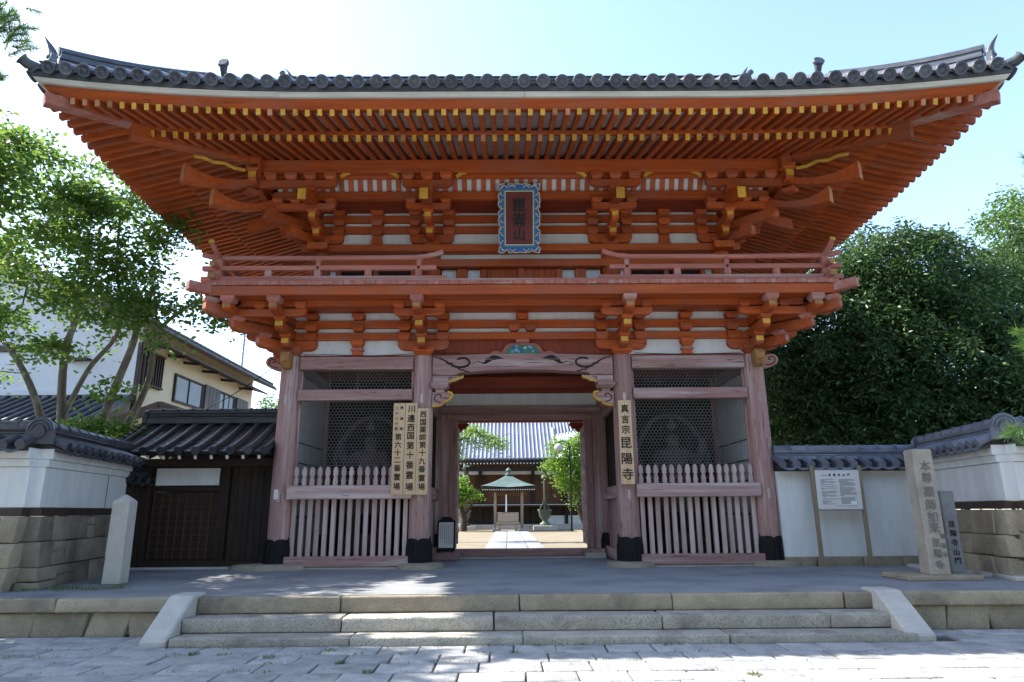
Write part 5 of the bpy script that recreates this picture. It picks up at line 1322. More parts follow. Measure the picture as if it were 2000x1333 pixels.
# ================================================================ the house on the left
hs = thing('house', 'two storey white and cream house with dark window frames behind the left wall', 'house', (-18, 14, 0))
HXR, HY0, HY1 = -12.6, 9.0, 19.0
def hbar(nm, m, a, b, bev=.006, par=None): return bar(nm, m, a, b, bev, par or hs)
zg, RXc, zrg = 7.25, -18.6, 10.0
mb = MB(); mb.pxz([(-24.6, -.2), (HXR, -.2), (HXR, zg), (RXc, zrg-.1), (-24.6, zg)], HY0, HY0+.12); mb.build('gable_wall', 'houseW', hs)
hbar('side_wall', 'houseC', (HXR-.12, HY0+.121, -.2), (HXR-.002, HY1, zg-.02), .002)
hbar('corner_board', 'brown', (HXR-.10, HY0-.03, 3.6), (HXR+.03, HY0+.04, 6.6), .004)
for s, xe in ((1, HXR+.85), (-1, -25.4)):
    mb = MB(); v = [(RXc, zrg+.12), (xe, zg-.22), (xe, zg-.38), (RXc, zrg-.06)]; mb.pxz(v, HY0-.75, HY1+.7); rf = mb.build('roof', 'tile', hs)
    if s > 0:
        for k in range(33):
            y_ = HY0-.62+k*.34; mb = MB(); mb.tube([(xe+.02, y_, zg-.19), ((xe+RXc)/2, y_, (zg+zrg)/2-.02), (RXc, y_, zrg+.15)], .07, 6); mb.build('tile_row', 'tile', rf)
        mb = MB(); mb.add([(xe-.02, HY0-.7, zg-.385), (xe-.02, HY1+.6, zg-.385), (HXR, HY1+.6, zg-.03), (HXR, HY0-.7, zg-.03)], [(0, 1, 2, 3)]); mb.build('eave_soffit', 'houseC', hs, recalc=False)
        for xx in (0, 1): mb = MB(); mb.beam((RXc, HY0-.77, zrg+.02), (xe, HY0-.77, zg-.32), .06, .22); 
        mb.build('barge_board', 'brown', hs)
        mb = MB(); mb.tube([(xe+.06, HY0-.7, zg-.36), (xe+.06, HY1+.6, zg-.36)], .06, 8); mb.build('gutter', 'brown', hs)
        mb = MB(); mb.tube([(xe+.05, HY0-.3, zg-.42), (HXR+.12, HY0+.1, zg-.75), (HXR+.10, HY0+.12, 6.4), (HXR+.10, HY0+.12, 3.2)], .045, 8); mb.build('downpipe', 'brown', hs)
# pent roof over the upper windows
mb = MB(); mb.pxz([(HXR, 6.82), (HXR+.78, 6.56), (HXR+.78, 6.50), (HXR, 6.72)], HY0-.35, HY1); mb.build('pent_roof', 'brown', hs)
for y_ in (9.3, 10.8, 12.0, 13.6, 15.4, 17.4): mb = MB(); mb.beam((HXR, y_, 6.55), (HXR+.62, y_, 6.49), .09, .10); mb.build('pent_bracket', 'brown', hs)
def window(y0, y1, z0, z1, n=2):
    f = hbar('window', 'brown', (HXR+.004, y0, z0), (HXR+.03, y1, z1), .003)
    for a, b, c, d in ((y0, y1, z0, z0+.07), (y0, y1, z1-.07, z1), (y0, y0+.07, z0+.07, z1-.07), (y1-.07, y1, z0+.07, z1-.07)): hbar('window_frame', 'brown', (HXR+.031, a, c), (HXR+.09, b, d), .003, f)
    for k in range(n):
        a = y0+.08+(y1-y0-.16)*k/n; b = y0+.08+(y1-y0-.16)*(k+1)/n; hbar('pane', 'glass', (HXR+.032, a+.03, z0+.09), (HXR+.042+.014*(k % 2), b-.03, z1-.09), 0, f)
        hbar('sash', 'brown', (HXR+.043, b-.05, z0+.07), (HXR+.075, b+.0, z1-.07), .002, f)
window(11.4, 13.7, 4.98, 6.02); window(15.2, 16.9, 5.0, 6.05, 3)
def shutter(y0, y1):
    f = hbar('shutter', 'shut', (HXR+.004, y0, 4.95), (HXR+.14, y1, 6.05), .01)
    for k in range(1, 4): hbar('shutter_seam', 'brown', (HXR+.1405, y0+(y1-y0)*k/4-.012, 4.97), (HXR+.146, y0+(y1-y0)*k/4+.012, 6.03), 0, f)
shutter(13.8, 15.1); shutter(17.0, 18.3)
lw = hbar('lattice_window', 'brown', (HXR+.004, 9.15, 5.2), (HXR+.03, 10.45, 6.42), .002)
for k in range(9): hbar('lattice_bar', 'brown', (HXR+.05, 9.17+k*.152, 5.2), (HXR+.10, 9.21+k*.152, 6.42), .003, lw)
for z_ in (5.22, 6.34): hbar('lattice_rail', 'brown', (HXR+.031, 9.1, z_), (HXR+.115, 10.5, z_+.06), .003, lw)
hbar('gable_band', 'brown', (-24, HY0-.06, 6.28), (-15.6, HY0-.002, 6.5), .004); hbar('gable_band', 'houseW', (-24, HY0-.10, 4.80), (HXR-.12, HY0-.002, 4.96), .004)
hbar('gable_stub', 'brown', (-14.9, HY0-.25, 5.95), (-14.2, HY0-.002, 6.03), .004)
# ground-floor roof in front of the gable
mb = MB(); P = [(HY0+.0, 4.72), (6.6, 3.56), (6.6, 3.44), (HY0, 4.58)]; mb.pyz(P, -26, HXR-.1); lr = mb.build('lower_roof', 'tile', hs)
for k in range(40):
    x_ = -25.8+k*.335; mb = MB(); mb.tube([(x_, 6.55, 3.57), (x_, HY0, 4.75)], .075, 6); mb.build('tile_row', 'tile', lr)
hbar('lower_wall', 'houseC', (-26, 7.2, -.2), (HXR-.3, 7.3, 3.7), .002)
hbar('lower_fascia', 'copper', (-26, 6.5, 3.32), (HXR-.1, 6.6, 3.435), .004)
pr_ = thing('porch', 'small porch with a green copper gable roof in front of the house', 'porch', (-9.95, 7, 0))
def porch_roof():
    a0, a1 = -10.9, -9.0; zr_ = 4.02
    for s in (-1, 1):
        mb = MB(); xm = (a0+a1)/2; xe = xm+s*1.5; mb.pxz([(xm, zr_), (xe, zr_-.55), (xe, zr_-.62), (xm, zr_-.07)], 5.6, 9.0); rf = mb.build('porch_roof', 'copper', pr_)
        for k in range(9): y_ = 5.65+k*.4; mb = MB(); mb.beam((xm, y_, zr_+.008), (xe, y_, zr_-.542), .03, .022); mb.build('standing_seam', 'copper', rf)
        mb = MB(); mb.beam((xm, 5.55, zr_-.08), (xe+s*.05, 5.55, zr_-.65), .09, .16); mb.build('barge_board', 'brown', pr_)
    mb = MB(); mb.pxz([(-10.9, -.2), (-9.0, -.2), (-9.0, 3.55), (-9.95, 3.85), (-10.9, 3.55)], 6.0, 6.1); mb.build('porch_wall', 'houseC', pr_)
    bar('porch_side', 'houseC', (-9.1, 6.102, -.2), (-9.01, 9.0, 3.5), .002, pr_)
porch_roof()
an = thing('aerial', 'thin grey aerial mast on the far end of the house roof', 'aerial', (-12.9, 18.2, 7.0))
mb = MB(); mb.tube([(-12.9, 18.2, 7.0), (-12.9, 18.2, 9.5)], .05, 6); mb.build('mast', 'steel', an)
mb = MB()
for k in range(7): mb.tube([(-12.9, 18.2, 7.9+k*.22), (-12.55, 18.2, 7.95+k*.22)], .018, 5)
mb.build('aerial_rod', 'steel', an)

# ================================================================ the inner courtyard
pth = setting('path')
rr = random.Random(8)
for i in range(22):
    y0 = 6.5+i*1.02
    for j, (a, b) in enumerate(((-1.05, -.36), (-.35, .33), (.34, .85))):
        me = stone_mesh((b-a-.012, 1.0, .05), 'concrete', .004, rr.random(), .008); link('path_slab', me, ((a+b)/2, y0+.5, -.165), pth)
# main hall
hall = thing('main_hall', 'temple hall with a steep blue grey tiled roof behind the courtyard', 'temple hall', (-.4, 38, 0))
def hb(nm, m, a, b, bev=.0, par=None): return bar(nm, m, a, b, bev, par or hall)
hb('podium', 'smooth', (-9, 32.4, -.15), (9, 46, .15)); 
def hz(t): return 4.32+t*.62+.022*t*t                           # roof height at distance t behind the porch eave
HYE = 31.2; HC = -.45
mb = MB(); rows = []
for k in range(9):
    t = 9*k/8; hw = 3.32 if t < 2.4 else 9.5; rows.append(t)
def hp(x, t, dz=0): return Vector((HC+x, HYE+t, hz(t)+dz+(.18*max(0, abs(x)-1.8)**2*.12 if t < 3 else 0)))
mb.grid([[hp(x, t) for x in np.linspace(-3.3, 3.3, 15)] for t in (0, .8, 1.6, 2.4, 3.2, 4.5, 6, 7.5, 9)]); mb.grid([[hp(x, t, -.12) for x in np.linspace(-3.3, 3.3, 15)] for t in (0, .8, 1.6, 2.4, 3.2)])
mb.grid([[hp(x, t, -.03) for x in (-10, -3.2, 3.2, 10)] for t in (2.6, 4.5, 6.5, 9)])
hrf = mb.build('roof', 'hallpan', hall, recalc=False)
n = 25
for i in range(n):
    x = -3.2+6.4*i/(n-1); mb = MB(); P = [hp(x, t, .02) for t in (-.05, .8, 1.6, 2.4, 3.4, 5, 7, 9)]; mb.tube(P, .058, 8); mb.tube([P[0]+Vector((0, -.02, 0)), P[0]+Vector((0, .05, .02))], .08, 10); mb.build('tile_row', 'hallround', hrf)
for s in (-1, 1):
    for i in range(26):
        x = s*(3.45+i*.232); mb = MB(); mb.tube([hp(x, t, .0) for t in (2.55, 4, 5.5, 7.3, 9)], .062, 6); mb.build('tile_row', 'hallround', hrf)
    mb = MB(); mb.tube([hp(s*3.3, t, .10) for t in (.15, 1, 2, 3.2)], .11, 8); mb.build('verge_ridge', 'hallround', hrf)
    ridge_disc(hrf, hp(s*3.3, .1, .12), (0, -1), 'hallround', .9)
hb('eave_board', 'halldark', (HC-3.25, HYE+.05, 4.10), (HC+3.25, HYE+.2, 4.20))
for i in range(30): x = HC-3.15+6.3*i/29; mb = MB(); mb.beam((x, 33.4, 4.66), (x, HYE+.1, 4.02), .07, .09, 0, 1); mb.build('rafter', ['halldark', 'whitepaint'], hall)
hb('porch_beam', 'halldark', (HC-3.2, 31.75, 3.55), (HC+3.2, 31.95, 3.82))
for x in (-2.55, 2.55):
    hb('porch_column', 'hallwood', (HC+x-.12, 31.72, .1), (HC+x+.12, 31.96, 3.55))
    q = sub('bracket_set', (HC+x, 31.8, 3.55), hall)
    for w, z in ((.9, 3.83), (1.3, 3.95)): bar('bracket_arm', 'halldark', (HC+x-w/2, 31.78, z), (HC+x+w/2, 31.92, z+.10), .01, q)
    bar('bracket_plaster', 'whitepaint', (HC+x-.16, 31.70, 3.84), (HC+x+.16, 31.76, 3.95), .01, q)
hb('front_wall', 'hallwood', (-9, 33.6, 1.5), (9, 33.7, 4.5)); hb('front_lower', 'halldark', (-9, 33.5, .15), (9, 33.6, 1.5))
hb('upper_plaster', 'white', (-9, 33.5, 3.42), (9, 33.58, 3.72))
for k in range(24): x = -8.6+k*.75; hb('wall_batten', 'hallwood', (x, 33.52, 1.7), (x+.07, 33.598, 3.4))
for x in (-6.6, -4.4, -2.2, 1.4, 3.6, 5.8, 8.0): hb('hall_column', 'halldark', (x-.11, 33.38, .15), (x+.11, 33.52, 3.9))
hb('veranda', 'hallwood', (-9, 32.7, 1.30), (9, 33.5, 1.36)); hb('veranda_rail', 'whitepaint', (-9, 33.36, 1.40), (9, 33.40, 1.44)); hb('plinth_plaster', 'white', (-9, 33.45, .15), (-3.0, 33.498, .7)); hb('plinth_plaster', 'white', (2.2, 33.45, .15), (9, 33.498, .7))
hb('stone_stair', 'smooth', (HC-2.2, 32.2, -.15), (HC+2.2, 32.9, .1), .01)
# incense pavilion
pa = thing('incense_pavilion', 'small open pavilion with a curved green copper roof on the courtyard path', 'pavilion', (-.28, 28.6, 0))
pcx, pcy = -.28, 28.6
def pv_(u, v):                                                 # curved pyramidal roof, u,v in -1..1
    r_ = max(abs(u), abs(v)); h = 2.36+.72*(1-r_)**.85*(.55+.45*(1-r_))+.10*r_*(abs(u*v))+.12*max(0, 1-r_*1.1)
    return (pcx+u*1.62, pcy+v*1.62, h)
mb = MB(); g_ = np.linspace(-1, 1, 25); mb.grid([[pv_(u, v) for u in g_] for v in g_]); mb.grid([[(pv_(u, v)[0], pv_(u, v)[1], 2.30+.10*abs(u*v)) for u in (-1, -.5, 0, .5, 1)] for v in (-1, -.5, 0, .5, 1)]); mb.build('roof', 'copper', pa, recalc=False)
mb = MB(); mb.lathe([(.22, 0), (.24, .06), (.10, .1), (.08, .16), (.16, .24), (.17, .31), (.10, .38), (.02, .45)], (pcx, pcy, 3.12), 14); mb.build('finial', 'bronze', pa)
for k in range(24): x = pcx-1.5+3*k/23; mb = MB(); mb.beam((x, pcy, 2.30), (x, pcy-1.52, 2.22), .05, .06, 0, 1); mb.build('rafter', ['hallwood', 'whitepaint'], pa)
for sx in (-1, 1):
    for sy in (-1, 1):
        bar('post', 'boxwood', (pcx+sx*.80-.07, pcy+sy*.8-.07, .02), (pcx+sx*.80+.07, pcy+sy*.8+.07, 2.2), .01, pa); bar('post_base', 'smooth', (pcx+sx*.8-.15, pcy+sy*.8-.15, -.15), (pcx+sx*.8+.15, pcy+sy*.8+.15, .02), .02, pa)
for sy in (-1, 1): bar('tie_beam', 'hallwood', (pcx-1.1, pcy+sy*.8-.06, 1.9), (pcx+1.1, pcy+sy*.8+.06, 2.08), .01, pa)
for sx in (-1, 1): bar('tie_beam', 'hallwood', (pcx+sx*.8-.06, pcy-1.1, 2.082), (pcx+sx*.8+.06, pcy+1.1, 2.2), .01, pa)
ob = thing('offering_box', 'grey wooden offering box on legs under the pavilion', 'offering box', (-.28, 27.4, 0))
bar('box', 'boxwood', (-.92, 27.1, .40), (.30, 27.7, .93), .01, ob); bar('box_rail', 'boxwood', (-.98, 27.05, .28), (.36, 27.75, .38), .01, ob)
for x in (-.84, .14): bar('leg', 'boxwood', (x-.06, 27.15, -.15), (x+.1, 27.65, .28), .01, ob)
mb = MB(); mb.tube([(-.42, 27.5, 1.95), (-.42, 27.45, 1.2), (-.42, 27.4, .95)], .045, 8); tag(mb.build('bell_rope', 'whitepaint'), 'pale bell rope hanging above the offering box', 'rope')
def lantern(x, y, label):
    t = thing('rain_lantern', label, 'bronze urn', (x, y, 0), 'bronze urns under rain chains')
    bar('plinth', 'smooth', (x-.75, y-.5, -.15), (x+.75, y+.5, .12), .02, t)
    mb = MB(); mb.lathe([(.38, 0), (.36, .1), (.2, .22), (.18, .34), (.34, .52), (.40, .82), (.46, .92), (.46, .97), (.38, .95)], (x, y, .12), 18); mb.build('urn', 'bronze', t)
    mb = MB(); mb.tube([(x, y, 4.0), (x, y, 1.0)], .05, 8); mb.lathe([(.10, .2), (.22, .0), (.2, -.03), (.05, -.02)], (x, y, 3.0), 12); mb.lathe([(.07, 0), (.09, .3), (.06, .5)], (x, y, 3.4), 10); mb.build('rain_chain', 'bronze', t)
    mb = MB()
    for s in (-1, 1): mb.tube([(x+s*.3, y, 1.05), (x+s*.22, y, 1.3), (x+s*.06, y, 1.5), (x+s*.12, y, 1.66)], .03, 6)
    mb.build('spout', 'bronze', t)
lantern(1.98, 30.2, 'bronze urn under a rain chain right of the pavilion'); lantern(-3.05, 30.2, 'bronze urn half hidden by the small pruned tree')
lp = thing('lamp_post', 'slim courtyard lamp post with a round white globe', 'street lamp', (3.35, 27, 0))
mb = MB(); mb.tube([(3.35, 27, -.15), (3.35, 27, 4.4), (3.3, 27, 4.85), (3.0, 27, 5.0), (2.72, 27, 4.92)], [.06, .05, .04, .035, .03], 8); mb.build('pole', 'black', lp)
mb = MB(); mb.lathe([(.01, -.24), (.14, -.2), (.22, -.1), (.24, 0), (.22, .1), (.14, .2), (.05, .24)], (2.68, 27, 4.62), 16); mb.build('globe', 'globe', lp)
shd = thing('storehouse', 'grey roofed storehouse glimpsed under the trees on the right', 'storehouse', (8.4, 9.5, 0))
bar('wall', 'houseC', (7.2, 9.2, -.15), (12, 12, 2.5), .002, shd)
for s in (-1, 1): mb = MB(); mb.pyz([(10.6, 3.5), (10.6+s*2.3, 2.45), (10.6+s*2.3, 2.37), (10.6, 3.4)], 6.8, 12.4); mb.build('roof', 'hallpan', shd)
# ================================================================ trees
def skeleton(trunks, tips, step=.45, seed=0):
    """grow twigs from hand-laid stems to the tip points; returns nodes, parents, children counts"""
    r = np.random.default_rng(seed); nodes = []; par = []
    for T in trunks:
        base = -1
        P = curve_pts(T, 6)
        for i, p in enumerate(P): nodes.append(np.array(p)); par.append(base); base = len(nodes)-1
    N0 = len(nodes); stem_end = N0
    order = np.argsort([min(np.linalg.norm(t-n) for n in nodes) for t in tips])
    for ti in order:
        t = np.array(tips[ti]); A = np.array(nodes); d = np.linalg.norm(A-t, axis=1)+.55*np.maximum(0, A[:, 2]-t[2]+.1); j = int(d.argmin())
        p = A[j]; L = np.linalg.norm(t-p); k = max(1, int(L/step)); sag = r.normal(0, .06, 3)*L
        for i in range(1, k+1):
            f = i/k; q = p+(t-p)*f+sag*math.sin(math.pi*f)+np.array([0, 0, .10*L*math.sin(math.pi*f)])+r.normal(0, .02, 3)
            nodes.append(q); par.append(j); j = len(nodes)-1
    return nodes, par, N0
def wood(name, trunks, tips, rads, tipr, m, parent, seed=0, step=.45, expo=.42):
    nodes, par, N0 = skeleton(trunks, tips, step, seed)
    n = len(nodes); load = np.zeros(n); ch = [[] for _ in range(n)]
    for i, p in enumerate(par):
        if p >= 0: ch[p].append(i)
    for i in range(n-1, -1, -1):
        if not ch[i]: load[i] = 1
        if par[i] >= 0: load[par[i]] += load[i]
    rad_ = tipr*load**expo
    stem_r = []
    for T, (a, b) in zip(trunks, rads):
        k = 6*(len(T)-1)+1; stem_r += [a+(b-a)*i/(k-1) for i in range(k)]
    for i in range(N0): rad_[i] = stem_r[i]
    mb = MB()
    # chains: follow the heaviest child
    heads = [i for i in range(n) if par[i] < 0]; done = set()
    stack = [(None, h) for h in heads]
    while stack:
        p0, h = stack.pop(); chain = ([p0] if p0 is not None else [])+[h]; c = h
        while ch[c]:
            nx = max(ch[c], key=lambda q: (rad_[q], load[q]))
            for o in ch[c]:
                if o != nx: stack.append((c, o))
            c = nx; chain.append(c)
        rs = [rad_[i] for i in chain]
        if p0 is not None: rs[0] = min(rs[0], rs[1]*1.25)
        P = [nodes[i] for i in chain]
        if len(P) > 1: mb.tube(P, rs, 8 if max(rs) > .06 else 4, caps=False)
    return mb.build(name, m, parent, recalc=False)
def leaves(name, centers, per, spread, size, m, parent, seed=0, aspect=.5, droop=.3, flat=.35, org=None, updir=.6):
    r = np.random.default_rng(seed); C = np.asarray(centers, float)
    cnt = np.full(len(C), per); P = np.repeat(C, cnt, 0); n = len(P)
    off = r.normal(0, 1, (n, 3))*np.array([spread, spread, spread*flat]); P = P+off
    P[:, 2] -= droop*np.linalg.norm(off[:, :2], axis=1)**2/max(spread, .01)
    ax = r.normal(0, 1, (n, 3)); ax[:, 2] = ax[:, 2]*.5-droop; ax += off/spread*.6; ax /= np.linalg.norm(ax, axis=1)[:, None]
    up = r.normal(0, .6, (n, 3))+np.array([0, 0, updir]); sd = np.cross(ax, up); sd /= np.linalg.norm(sd, axis=1)[:, None]+1e-9; nn = np.cross(sd, ax)
    L = size*r.uniform(.65, 1.25, n)[:, None]; w = L*aspect
    V = np.empty((n, 6, 3)); V[:, 0] = P; V[:, 1] = P+ax*L*.35-sd*w*.5+nn*w*.12; V[:, 2] = P+ax*L*.75-sd*w*.36+nn*w*.08
    V[:, 3] = P+ax*L; V[:, 4] = P+ax*L*.75+sd*w*.36+nn*w*.08; V[:, 5] = P+ax*L*.35+sd*w*.5+nn*w*.12
    b = (np.arange(n)*6)[:, None]; F = np.concatenate([b+np.array([[0, 1, 2, 3]]), b+np.array([[0, 3, 4, 5]])], 0)
    lo, hi = V.reshape(-1, 3).min(0), V.reshape(-1, 3).max(0)
    return quads(name, V.reshape(-1, 3), F, [m], parent, org=((lo[0]+hi[0])/2, (lo[1]+hi[1])/2, lo[2]))
def blob_points(blobs, n, seed, shell=.55):
    r = np.random.default_rng(seed); out = []; vol = np.array([b[1][0]*b[1][1]*b[1][2] for b in blobs])**.67; vol = vol/vol.sum()
    for i in range(n):
        c, R = blobs[r.choice(len(blobs), p=vol)]; d = r.normal(0, 1, 3); d /= np.linalg.norm(d); q = shell+(1-shell)*r.random()**.7
        out.append(np.array(c)+d*np.array(R)*q)
    return out

# ---- the many-stemmed maple at the left
mt = thing('maple_tree', 'many stemmed green maple with grey trunks standing in front of the house', 'tree', (-9.3, 1.3, 0))
B = (-9.35, 1.35, -.1)
trunks = [[B, (-9.5, 1.3, 1.6), (-9.75, 1.25, 3.0), (-9.85, 1.2, 4.4), (-9.6, 1.1, 5.6), (-9.7, 1.1, 7.2)],
          [(-9.2, 1.3, -.1), (-9.1, 1.25, 1.8), (-8.75, 1.2, 3.3), (-8.35, 1.1, 4.6), (-8.3, 1.0, 5.2), (-7.9, .9, 5.8)],
          [(-9.05, 1.4, -.1), (-8.9, 1.4, 1.7), (-8.45, 1.5, 2.9), (-8.15, 1.5, 3.8), (-8.0, 1.4, 4.9), (-7.2, 1.2, 5.5)],
          [(-9.6, 1.4, -.1), (-9.95, 1.4, 2.0), (-10.4, 1.3, 3.4), (-11.0, 1.2, 4.4), (-11.8, 1.1, 5.2)],
          [(-9.75, 1.25, 2.9), (-9.3, 1.2, 4.0), (-8.7, 1.1, 4.9), (-8.9, 1.0, 6.4), (-9.0, 1.0, 7.8)]]
blobs = [((-9.9, 1.1, 8.4), (1.5, 1.4, 1.0)), ((-11.3, 1.2, 7.6), (1.6, 1.4, 1.3)), ((-8.7, .9, 7.3), (1.3, 1.3, .9)), ((-8.15, .9, 5.9), (1.0, 1.0, .6)),
         ((-9.6, .8, 6.2), (1.7, 1.4, .9)), ((-11.4, .9, 5.6), (1.5, 1.3, 1.0)), ((-7.2, .9, 5.3), (1.0, 1.0, .5)), ((-8.6, .6, 5.2), (1.1, 1.0, .5)),
         ((-8.0, .6, 4.6), (.7, .6, .3)), ((-10.4, .7, 4.8), (1.2, .9, .5)), ((-6.3, .9, 5.15), (.55, .5, .25)), ((-11.8, .8, 4.0), (.5, .5, .25)), ((-10.5, -.6, 8.2), (1.0, .9, .7)), ((-9.6, -.4, 7.2), (1.0, .8, .6)), ((-8.5, .7, 3.55), (.4, .35, .22)), ((-8.7, .7, 3.05), (.4, .35, .2)), ((-9.2, .5, 4.3), (.7, .5, .25))]
tips = blob_points(blobs, 205, 3, .45)
wood('trunk', trunks, tips, [(.125, .04), (.12, .035), (.11, .035), (.11, .04), (.06, .025)], .009, 'bark', mt, 4)
r = np.random.default_rng(12); cl = [np.array(t)+r.normal(0, .18, 3)*np.array([1, 1, .5]) for t in tips for _ in range(5)]
leaves('crown', cl, 22, .18, .112, 'maple', mt, 5, .62, .25, .28)
low = thing('shrub', 'dense dark green shrub at the foot of the maple behind the left wall', 'shrub', (-8.8, .9, 0))
bl = [((-10.9, .6, 2.45), (.8, .5, .22)), ((-8.75, .8, 2.55), (.45, .4, .22)), ((-8.2, .8, 2.6), (.3, .35, .2)), ((-9.4, .7, 2.5), (.4, .4, .2))]
tp = blob_points(bl, 60, 6, .3)
wood('stem', [[(-8.9, .9, 0), (-8.8, .9, 1.2), (-8.6, .9, 2.2)], [(-9.5, .9, 0), (-10.0, .8, 1.4), (-10.4, .7, 2.3)]], tp, [(.07, .03), (.06, .03)], .012, 'bark', low, 7)
leaves('foliage', [np.array(t)+r.normal(0, .12, 3) for t in tp for _ in range(3)], 44, .16, .10, 'maple', low, 8, .6, .25, .4)

def big_tree(name, label, base, trunks, rads, blobs, ntip, per, size, m, seed, cat='tree', spread=.30, mult=4, aspect=.42, shell=.62, droop=.45, group=None, flat=.5):
    t = thing(name, label, cat, base, group); tp = blob_points(blobs, ntip, seed, shell)
    wood('trunk', trunks, tp, rads, .016, 'barkd', t, seed, .7)
    rr_ = np.random.default_rng(seed+1); cl = [np.array(q)+rr_.normal(0, spread*.8, 3) for q in tp for _ in range(mult)]
    leaves('crown', cl, per, spread, size, m, t, seed+2, aspect, droop, flat); return t
big_tree('camphor_tree', 'huge dark evergreen filling the view behind the low right wall', (11.5, 7.5, 0),
    [[(11.6, 7.6, -.2), (11.5, 7.5, 2.0), (11.7, 7.4, 4.2), (11.9, 7.3, 6.5)], [(11.5, 7.5, 1.8), (9.9, 7.2, 3.6), (8.8, 6.9, 5.0)], [(11.5, 7.5, 2.2), (13.4, 7.2, 4.2), (14.8, 7.0, 5.4)]],
    [(.36, .12), (.18, .07), (.18, .07)],
    [((11.9, 6.8, 8.3), (1.9, 1.7, 1.5)), ((9.9, 6.6, 7.1), (1.7, 1.5, 1.5)), ((13.6, 6.6, 7.0), (1.7, 1.6, 1.4)), ((8.5, 6.5, 5.4), (1.4, 1.3, 1.3)), ((10.4, 5.9, 5.5), (1.7, 1.3, 1.4)), ((12.6, 5.8, 5.6), (1.8, 1.3, 1.5)),
     ((9.2, 6.2, 3.7), (1.5, 1.2, 1.0)), ((11.2, 5.7, 3.8), (1.6, 1.1, 1.0)), ((13.4, 5.8, 4.0), (1.6, 1.2, 1.1)), ((7.7, 6.6, 3.5), (.8, .8, .7)), ((15.2, 6.4, 5.6), (1.3, 1.3, 1.3)), ((15.0, 6.0, 3.8), (1.3, 1.1, 1.0)), ((10.2, 5.6, 2.7), (1.5, .9, .5)), ((12.8, 5.6, 2.7), (1.5, .9, .6))],
    520, 84, .16, 'dark', 21, aspect=.36, droop=.7, spread=.25, mult=3)
big_tree('evergreen_tree', 'second dark evergreen further right with its crown lit from the left', (16.8, 9.5, 0),
    [[(16.8, 9.5, -.2), (16.7, 9.4, 3), (16.9, 9.3, 6.5)], [(16.7, 9.4, 2.6), (18.3, 9.2, 5.0)]], [(.3, .1), (.15, .06)],
    [((16.6, 9.0, 8.9), (1.6, 1.5, 1.3)), ((18.3, 9.0, 9.3), (1.8, 1.6, 1.5)), ((17.2, 8.4, 7.0), (2.0, 1.4, 1.5)), ((19.5, 8.6, 7.2), (1.9, 1.5, 1.5)), ((17.6, 8.0, 4.9), (2.2, 1.4, 1.5)), ((20, 8.4, 4.8), (1.8, 1.4, 1.5)), ((16.6, 8.2, 3.0), (1.7, 1.2, 1.0))],
    210, 74, .18, 'dark', 31, aspect=.38, droop=.6, spread=.26, mult=3)
big_tree('tall_tree', 'lighter yellow green tree rising behind the evergreens at the right edge', (23.5, 15, 0),
    [[(23.5, 15, -.2), (23.4, 15, 5), (23.6, 15, 11)]], [(.3, .1)],
    [((23.0, 14.6, 13.4), (2.0, 1.8, 1.4)), ((25.0, 14.8, 14.0), (2.2, 1.8, 1.6)), ((23.4, 14.4, 11.0), (2.4, 1.8, 1.6)), ((21.5, 14.6, 11.4), (1.2, 1.2, .9))], 120, 30, .20, 'mid', 41)
big_tree('dense_tree', 'dim evergreen close behind the gate corner and low wall on the right', (7.8, 10.5, 0),
    [[(7.8, 10.5, -.2), (7.7, 10.4, 3), (7.8, 10.4, 5.5)]], [(.22, .08)],
    [((7.9, 10.4, 6.2), (1.6, 1.3, 1.5)), ((7.2, 10.2, 4.2), (1.2, 1.0, 1.1)), ((9.3, 10.6, 4.6), (1.6, 1.1, 1.3)), ((10.8, 11, 3.2), (1.8, 1.1, 1.1)), ((11, 11, 5.5), (1.8, 1.1, 1.4)), ((13, 11.2, 3.6), (1.8, 1.1, 1.4)), ((13.6, 11.2, 6.2), (1.8, 1.1, 1.4)), ((15.5, 11.4, 4.2), (1.8, 1.1, 1.6))], 300, 44, .22, 'dark', 51)
big_tree('far_tree', 'round green tree far behind the black tiled side gate', (-14.5, 28, 0),
    [[(-14.2, 28, -.2), (-14.2, 28, 3), (-14.3, 28, 6)]], [(.25, .1)],
    [((-14.2, 27.6, 6.6), (1.7, 1.5, 1.4)), ((-12.6, 27.6, 5.9), (1.5, 1.3, 1.2)), ((-15.5, 27.6, 5.6), (1.5, 1.3, 1.2)), ((-13.6, 27.2, 4.6), (2, 1.3, 1.2))], 90, 34, .2, 'mid', 61)
